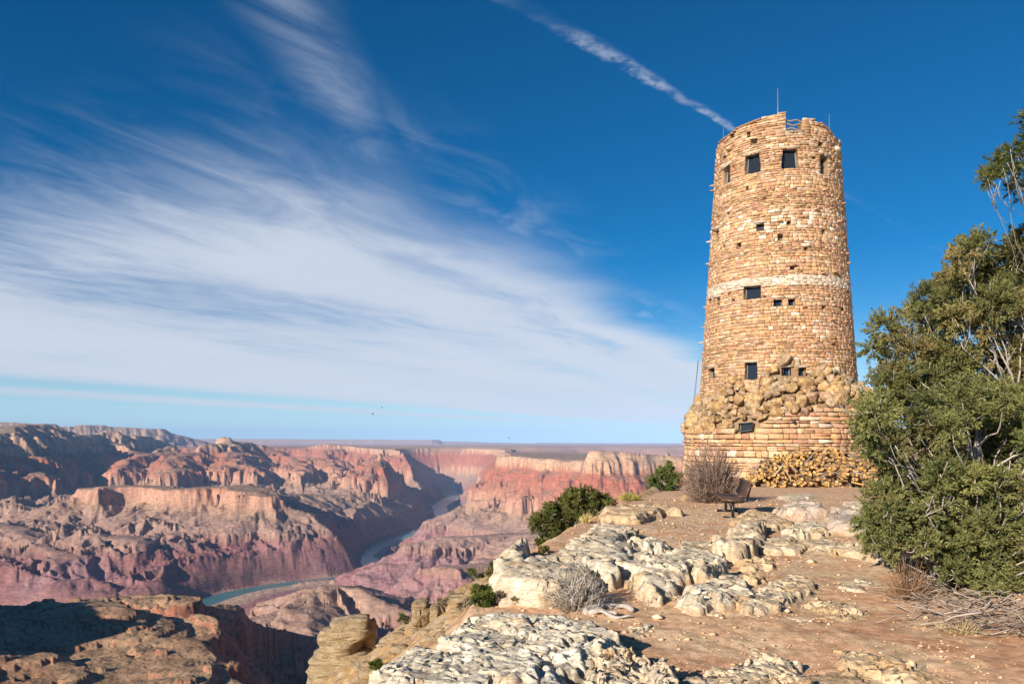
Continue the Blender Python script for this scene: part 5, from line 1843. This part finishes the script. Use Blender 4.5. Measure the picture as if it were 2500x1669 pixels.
# ---- shrubs dotted over the falling slope and the brink
SHRUBS = [(1236, 1372, 17, 'g', 'round green shrub on the brink between the tall white rock and the pinyon bush'), (1212, 1394, 22, 'g', 'green shrub left of the tall white rock, uppermost on the yellow slope'),
          (1166, 1417, 26, 'g', 'open branched dark green shrub on the skyline of the slope'), (1212, 1424, 22, 'o', 'olive shrub close against the foot of the tall white rock'),
          (1093, 1446, 22, 'g', 'dark green shrub standing out on the slope edge against the river'), (1173, 1460, 26, 'g', 'bright green bushy shrub in the middle of the yellow slope'),
          (1187, 1480, 26, 'g', 'low dark green shrub behind the large grey ledge'), (1219, 1474, 24, 'y', 'grey leafless shrub beside the low dark green shrub'),
          (1250, 1474, 18, 'y', 'pale grey shrub tucked under the tall white rock'), (1052, 1470, 18, 'o', 'olive shrub at the left end of the slope skyline'),
          (1110, 1468, 24, 'y', 'grey brown shrub midway along the slope skyline'), (1088, 1480, 18, 'y', 'small grey shrub below the dark green skyline shrub'),
          (992, 1524, 24, 'g', 'green shrub hanging beside the brown layered ledge'), (920, 1640, 18, 'g', 'small green shrub at the foot of the rock pillar'),
          (1038, 1606, 12, 'g', 'tiny green plant at the left corner of the large grey ledge'), (1142, 1484, 18, 'y', 'dry grey shrub just above the large grey ledge'),
          (1330, 1352, 14, 'o', 'olive tuft under the pinyon bush at the brink')]
S_PAL = {'g': P_GREEN * np.array((.95, 1.05, 1.0)), 'o': J_OLIVE, 'y': np.array([(.26, .20, .13), (.31, .25, .17), (.22, .17, .12)])}
for px, py, hp, k, lab in SHRUBS:
    p = hit(px, py)
    s = hp * .74 / F_PX * p[1]
    cl = []
    for _ in range(9):
        d = rng.normal(size=3) * np.array((.55, .5, .35)) * s
        cl.append((p + d + np.array((0, 0, s * .75)), s * rng.uniform(.38, .6)))
    L = max(.05, .0022 * p[1])
    nl = 10 if k != 'y' else 7
    make_tree('shrub', lab, 'shrub', p, cl, m_pinyon if k == 'g' else m_juniper, S_PAL[k], rng, int(20 * (.3 / (s * .5)) ** 1.6), nl, L, L * .15, s * .08, spread=.5, inner=.2, bark=m_bark, group='shrubs on the slope below the brink')


def twig_bush(base, w, h, n, rng, r=.004, pal=((.20, .14, .11),), lean=(0, 0), seg=5, fork=2, curl=.25, stem=.012):
    """a leafless bush: stems from the base that fork into fine twigs"""
    ls, cols = [], []
    for i in range(n):
        a, el = rng.uniform(0, 2 * math.pi), rng.uniform(.0, 1.0)
        tip = np.array((math.cos(a) * w * .5 * math.sqrt(el) + lean[0], math.sin(a) * w * .5 * math.sqrt(el) + lean[1], h * (1.0 - .55 * el) * rng.uniform(.42, 1.08) * (1 + .22 * math.sin(3 * a + n))))
        p, rr, _ = limb((rng.normal(0, w * .05), rng.normal(0, w * .05), -.04), tip, stem * rng.uniform(.5, 1), r, rng, seg + 2, curl)
        ls.append((p, rr, 3))
        c = np.array(pal[rng.integers(len(pal))]) * rng.uniform(.7, 1.3)
        cols.append((len(p) * 3 + 2, c))
        for _ in range(fork):
            k = rng.integers(2, seg + 1)
            d = unit(tip - p[0]) + .75 * rng.normal(size=3)
            e = p[k] + unit(d) * h * rng.uniform(.10, .30)
            q, qr, _ = limb(p[k], e, r * 1.1, r * .55, rng, 4, curl)
            ls.append((q, qr, 3))
            cols.append((4 * 3 + 2, c * rng.uniform(.8, 1.25)))
    V, F = tubes(ls)
    return V, F, np.concatenate([np.tile(c, (m, 1)) for m, c in cols])


def bush(name, label, cat, px, py, wpx, hpx, n, pal, r, lean=(0, 0), fork=2, curl=.25, stem=.012, Y=None, group=None):
    p = hit(px, py) if Y is None else np.array((at(px, py, Y)[0], Y, float(ground_z(at(px, py, Y)[0], Y))))
    V, F, c = twig_bush(p, wpx / F_PX * p[1], hpx / F_PX * p[1], n, rng, r, pal, lean, fork=fork, curl=curl, stem=stem)
    return thing(name, label, cat, tuple(p), me=fast_mesh(name, V, F, m_twig, colors=np.clip(c, .01, .8)), group=group)


bush('bare_bush', 'large round leafless brown bush between the bench and the tower', 'bush', 1738, 1226, 150, 142, 560, ((.235, .165, .130), (.28, .20, .15), (.19, .125, .105)), 0.0062, fork=5, curl=.30, stem=.016)
bush('dead_shrub', 'grey dead shrub with tangled twigs in front of the tall white rock', 'shrub', 1405, 1484, 190, 118, 150, ((.40, .35, .29), (.34, .29, .23), (.46, .41, .35)), .0022, fork=5, curl=.55, stem=.014)
bush('dead_shrub', 'pale straw coloured dry brush leaning on the left face of the tall white rock', 'shrub', 1322, 1476, 110, 82, 120, ((.47, .38, .27), (.40, .31, .21)), .0018, fork=4, curl=.30, stem=.005)
bush('grass_tuft', 'rusty brown dry grass growing on top of the tall white rock', 'grass tuft', 1372, 1398, 60, 48, 260, ((.46, .25, .08), (.38, .20, .07)), .0018, fork=0, curl=.10, stem=.003)
bush('grass_tuft', 'thin brown upright grass at the left foot of the junipers', 'grass tuft', 2215, 1462, 120, 92, 380, ((.27, .155, .085), (.33, .20, .11), (.22, .12, .07)), .0017, fork=0, curl=.10, stem=.003)
bush('grass_tuft', 'dark brown grass in the shade of the lowest juniper bough', 'grass tuft', 2262, 1402, 130, 66, 240, ((.20, .125, .085), (.26, .17, .11)), .0017, fork=0, curl=.10, stem=.003)
bush('grass_tuft', 'yellow straw tuft before the heap of dead branches', 'grass tuft', 2345, 1548, 120, 40, 150, ((.50, .39, .20), (.42, .31, .16)), .0015, fork=0, curl=.15, stem=.002)
bush('rabbitbrush', 'yellow green rabbitbrush on the brink between the pinyon bush and the small pinyon', 'shrub', 1538, 1222, 62, 22, 200, ((.30, .27, .06), (.36, .32, .09)), .006, fork=3, curl=.15, stem=.006)
bush('grass_tuft', 'pale yellow tuft beside the pinyon bush at the brink', 'grass tuft', 1432, 1276, 40, 26, 160, ((.58, .45, .20), (.50, .38, .16)), .004, fork=0, curl=.12, stem=.005)
bush('grass_tuft', 'low straw grass at the foot of the bare brown bush', 'grass tuft', 1682, 1222, 40, 16, 120, ((.50, .38, .17), (.43, .32, .15)), .005, fork=0, curl=.15, stem=.005)

# twisted dead trunk lying by the grey shrub
p = hit(1440, 1496)
dt = thing('deadwood', 'twisted silvery dead trunk lying in the dirt below the grey shrub', 'dead wood', tuple(p))
for k, (pts_, r0, r1) in enumerate([([(1545, 1498), (1515, 1486), (1480, 1484), (1450, 1496), (1425, 1500)], .022, .045), ([(1505, 1508), (1480, 1500), (1455, 1492), (1430, 1496)], .015, .04), ([(1540, 1512), (1500, 1512), (1465, 1502), (1435, 1500)], .010, .03)]):
    P_ = []
    for (a, c_) in pts_:
        q = hit(a, c_)
        P_.append(q - p + np.array((0, 0, .03)))
    P_ = np.array(P_)
    tt_ = np.linspace(0, len(P_) - 1, 14)
    P2 = np.stack([np.interp(tt_, np.arange(len(P_)), P_[:, i]) for i in range(3)], -1)
    P2[:, 2] += .015 * np.sin(tt_ * 3 + k)
    V, F = tubes([(P2, np.linspace(r0, r1, 14) * (1 + .25 * np.sin(tt_ * 5 + k)), 8)])
    obj('limb', fast_mesh('limb', V, F, m_bark, smooth=True), dt)
# heap of dead branches below the junipers
p = hit(2360, 1500)
ls, cols = [], []
for i in range(210):
    a, c_ = rng.uniform(2225, 2560), 0
    c_ = 1430 + (a - 2225) * .25 + rng.uniform(-15, 75)
    q = hit(a, c_) - p
    ang = rng.normal(-.35, .7) + (math.pi if rng.random() < .5 else 0)
    L = rng.uniform(.15, .7)
    e = q + np.array((math.cos(ang), math.sin(ang), rng.uniform(-.05, .28))) * L
    q[2] += rng.uniform(.0, .22)
    e[2] = max(e[2], float(ground_z(e[0] + p[0], e[1] + p[1])) - p[2] + .02)
    r0 = rng.choice((.003, .005, .008, .014), p=(.5, .3, .15, .05))
    P_, rr, _ = limb(q, e, r0, r0 * .4, rng, 6, .30)
    ls.append((P_, rr, 4))
    cols.append((6 * 4 + 2, np.array((.38, .30, .24)) * rng.uniform(.45, 1.15)))
V, F = tubes(ls)
thing('brush_heap', 'heap of fallen grey dead branches under the right hand juniper', 'dead branches', tuple(p), me=fast_mesh('brush_heap', V, F, m_twig, colors=np.concatenate([np.tile(c, (m, 1)) for m, c in cols])))

# ------------------------------------------------------------------ rock pillar and ledges on the slope
m_sand, t, b = material('layered_tan_rock')
pos = t.node('ShaderNodeNewGeometry').outputs['Position']
s1 = t.noise(t.mapping(pos, (1, 1, 7.0)), 2.0, 7.0, 0.65, .3)
s2 = t.noise(pos, 9.0, 7.0, 0.68)
c = t.mix(t.smooth(s1, .3, .7), (.36, .245, .13), (.60, .46, .29))
c = t.mix(t.math('MULTIPLY', t.smooth(s2, .55, .7), .6), c, (.30, .20, .11))
t.put(b.inputs['Base Color'], c)
t.put(b.inputs['Normal'], t.bump(t.math('ADD', t.math('MULTIPLY', s1, .30), t.math('MULTIPLY', s2, .20)), .8, 1.0))


def block(px0, px1, py0, py1, Y, seed, depth=None, tilt=0.0, sq=5.0):
    """a rounded, chipped slab seen between these photo pixels"""
    v, f = ICO3
    a, c_ = at(px0, py0, Y), at(px1, py1, Y)
    w, h = (c_[0] - a[0]) / 2, (a[2] - c_[2]) / 2
    d = depth or w * .95
    n = (np.abs(v) ** sq).sum(1) ** (1 / sq)
    u = v / n[:, None]
    q = u * (1 + .16 * fbm3(u * 1.6 + seed * 5.3, 4, seed)[:, None]) * np.array((w, d, h))
    rs_ = np.random.default_rng(seed + 500)
    for _ in range(5):
        nv = unit(rs_.normal(size=3) * np.array((1, 1, .35)))
        q = q - np.maximum(q @ nv - np.sum(np.abs(nv) * np.array((w, d, h))) * rs_.uniform(.58, .80), 0)[:, None] * nv
    q = q * (1 + .030 * np.random.default_rng(seed).normal(size=(len(q), 1)))
    q = q + .16 * min(w, h) * fbm3(u * np.array((2.0, 2.0, 7.0)) + seed, 3, seed + 9)[:, None] * u
    q[:, 2] += tilt * q[:, 0]
    return q + np.array(((a[0] + c_[0]) / 2, Y + d * .3, (a[2] + c_[2]) / 2)), f


HY = 20.5
p = at(830, 1690, HY)
hd = thing('rock_pillar', 'stacked tan rock pillar with horizontal cracks, at the bottom left of the rim', 'rock', tuple(p))
for k, (a, c_, e, g, tl) in enumerate([(808, 912, 1509, 1536, .06), (800, 906, 1530, 1566, .05), (776, 850, 1540, 1585, .0), (768, 896, 1562, 1598, .08), (756, 905, 1590, 1628, .07), (748, 890, 1618, 1658, .05), (730, 884, 1648, 1700, .03), (884, 916, 1512, 1592, .0), (736, 900, 1690, 1790, .0), (745, 905, 1780, 1960, 0)]):
    V, F = block(a, c_, e - 1, g + 0, HY + (.25 if k == 7 else 0), 60 + k, tilt=tl)
    obj('slab', fast_mesh('slab', V - p, [F], m_sand, smooth=False), hd)
p = at(940, 1640, 20.0)
h2 = thing('rock_pillar', 'small knobby rock pillar just right of the tall stacked pillar', 'rock', tuple(p))
for k, (a, c_, e, g) in enumerate([(926, 966, 1557, 1582), (917, 966, 1578, 1616), (908, 972, 1610, 1690), (905, 990, 1670, 1800)]):
    V, F = block(a, c_, e - 2, g + 2, 20.0, 80 + k, sq=3.0)
    obj('slab', fast_mesh('slab', V - p, [F], m_sand, smooth=False), h2)
p = hit(1040, 1522)
h3 = thing('rock_ledge', 'brown layered ledge with deep vertical cracks on the slope edge', 'rock', tuple(p))
for k, (a, c_, e, g) in enumerate([(1008, 1050, 1470, 1490), (1006, 1032, 1488, 1524), (1030, 1054, 1484, 1520), (1050, 1074, 1482, 1512), (1004, 1074, 1512, 1545)]):
    V, F = block(a, c_, e - 2, g + 2, p[1] - .2 + .15 * (k == 0), 90 + k, depth=.35)
    obj('slab', fast_mesh('slab', V - p, [F], m_sand, smooth=False), h3)

# ---- loose stones on slope and path
rng = np.random.default_rng(9)
jv, jf, o = [], [], 0
v1, f1_ = ICO1
for i in range(420):
    px, py = rng.uniform(880, 1300), rng.uniform(1420, 1669)
    q = hit(px, py)
    if slope_mask(q[0], q[1]) < .8 or q[1] > 45:
        continue
    s = rng.choice((.04, .07, .12, .22), p=(.4, .35, .18, .07)) * (q[1] / 18) ** .5
    V = v1 * (1 + .3 * rng.normal(size=(len(v1), 1)) * .6) * s * np.array((1.2, 1, .6)) * rng.uniform(.7, 1.2, size=3) + q
    jv.append(V)
    jf.append(f1_ + o)
    o += len(V)
obj('loose_stones', fast_mesh('loose_stones', np.concatenate(jv), [np.concatenate(jf)], m_sand), kind='stuff')
m_peb, t, b = material('path_gravel')
t.put(b.inputs['Base Color'], t.attr('tone'))
N = 15000
rr = 4.2 * (26 / 4.2) ** rng.random(N) ** 1.25
aa = np.radians(rng.uniform(-8, 36, N))
x, y = rr * np.sin(aa), rr * np.cos(aa)
ok = slope_mask(x, y) < .3
dn = fbm(x / 1.1, y / 1.1, 3, 250)
ok &= rng.random(N) < np.clip(.55 + dn, .12, 1)
x, y = x[ok], y[ok]
s = .0072 * np.exp(rng.normal(0, .55, len(x))) * np.clip((y / 6) ** .6, .8, 2.5)
oct_v = np.array([(1, 0, 0), (-1, 0, 0), (0, 1, 0), (0, -1, 0), (0, 0, .7), (0, 0, -.5)], float)
oct_f = np.array([(0, 2, 4), (2, 1, 4), (1, 3, 4), (3, 0, 4), (2, 0, 5), (1, 2, 5), (3, 1, 5), (0, 3, 5)])
ra = rng.uniform(0, 6.3, len(x))
vv = oct_v[None] * rng.uniform(.6, 1.3, size=(len(x), 6, 1)) * s[:, None, None]
cx_, sx_ = np.cos(ra)[:, None], np.sin(ra)[:, None]
vx_ = vv[..., 0] * cx_ - vv[..., 1] * sx_
vy_ = vv[..., 0] * sx_ + vv[..., 1] * cx_
V = np.stack((vx_ * 1.25 + x[:, None], vy_ + y[:, None], vv[..., 2] + ground_z(x, y)[:, None] + .3 * s[:, None]), -1).reshape(-1, 3)
Fp = (oct_f[None] + 6 * np.arange(len(x))[:, None, None]).reshape(-1, 3)
pc = np.array([(.60, .42, .27), (.60, .42, .27), (.48, .29, .16), (.64, .50, .35), (.52, .32, .18)])[rng.integers(0, 5, len(x))] * rng.uniform(.8, 1.15, size=(len(x), 1))
obj('gravel', fast_mesh('gravel', V, [Fp], m_peb, colors=np.repeat(pc, 6, 0)), kind='stuff')

# ------------------------------------------------------------------ birds over the canyon
m_bird, t, b = material('black_feathers')
b.inputs['Base Color'].default_value = (.012, .012, .014, 1)
b.inputs['Roughness'].default_value = .6


def bird_mesh(up, span):
    bm = bmesh.new()
    prof = [(-.30, .0), (-.24, .035), (-.10, .065), (.05, .085), (.18, .07), (.26, .05), (.31, .045), (.36, .02), (.42, .006)]
    rings = []
    for x, r in prof:
        rings.append([bm.verts.new((x, r * math.cos(a), r * math.sin(a) * .85)) for a in np.arange(6) * math.pi / 3])
    for r0, r1 in zip(rings[:-1], rings[1:]):
        for i in range(6):
            bm.faces.new((r0[i], r0[(i + 1) % 6], r1[(i + 1) % 6], r1[i]))
    for sgn in (-1, 1):
        st = [(.16, -.10, 0.03, 0), (.20, -.12, .5, up * .5), (.13, -.13, .78, up * .65), (-.02, -.10, 1.0, up)]
        prev = None
        for xf, xb, fy_, z in st:
            y = sgn * (.05 + fy_ * span / 2)
            cur = [bm.verts.new((xf, y, z + .03)), bm.verts.new((xb, y, z + .012)), bm.verts.new((xb, y, z)), bm.verts.new((xf, y, z + .008))]
            if prev:
                for i in range(4):
                    bm.faces.new((prev[i], prev[(i + 1) % 4], cur[(i + 1) % 4], cur[i]))
            prev = cur
        bm.faces.new(prev)
    tl = [bm.verts.new(q) for q in ((-.22, -.03, .01), (-.22, .03, .01), (-.48, .09, .0), (-.48, -.09, .0), (-.22, -.03, -.01), (-.22, .03, -.01), (-.48, .09, -.008), (-.48, -.09, -.008))]
    for q in ((0, 1, 2, 3), (7, 6, 5, 4), (0, 4, 5, 1), (1, 5, 6, 2), (2, 6, 7, 3), (3, 7, 4, 0)):
        bm.faces.new([tl[i] for i in q])
    bmesh.ops.recalc_face_normals(bm, faces=bm.faces)
    me = bpy.data.meshes.new('bird')
    bm.to_mesh(me)
    bm.free()
    me.materials.append(m_bird)
    return me


for px, py, Y, up, rz, roll, lab in ((911, 1011, 230, .22, 2.7, .35, 'black soaring bird, the lower of the pair over the left of the canyon'), (932, 995, 330, .30, .5, -.4, 'black soaring bird, the upper and smaller of the pair over the canyon'),
                                     (1243, 1069, 330, .45, .9, .5, 'black bird with raised wings just above the horizon butte'), (1554, 1066, 520, .2, 2.0, .2, 'tiny dark bird low in the sky left of the tower')):
    bo = thing('bird', lab, 'bird', tuple(at(px, py, Y)), rz, group='birds soaring over the canyon', me=bird_mesh(up, 1.25))
    bo.rotation_euler = (roll, .1, rz)
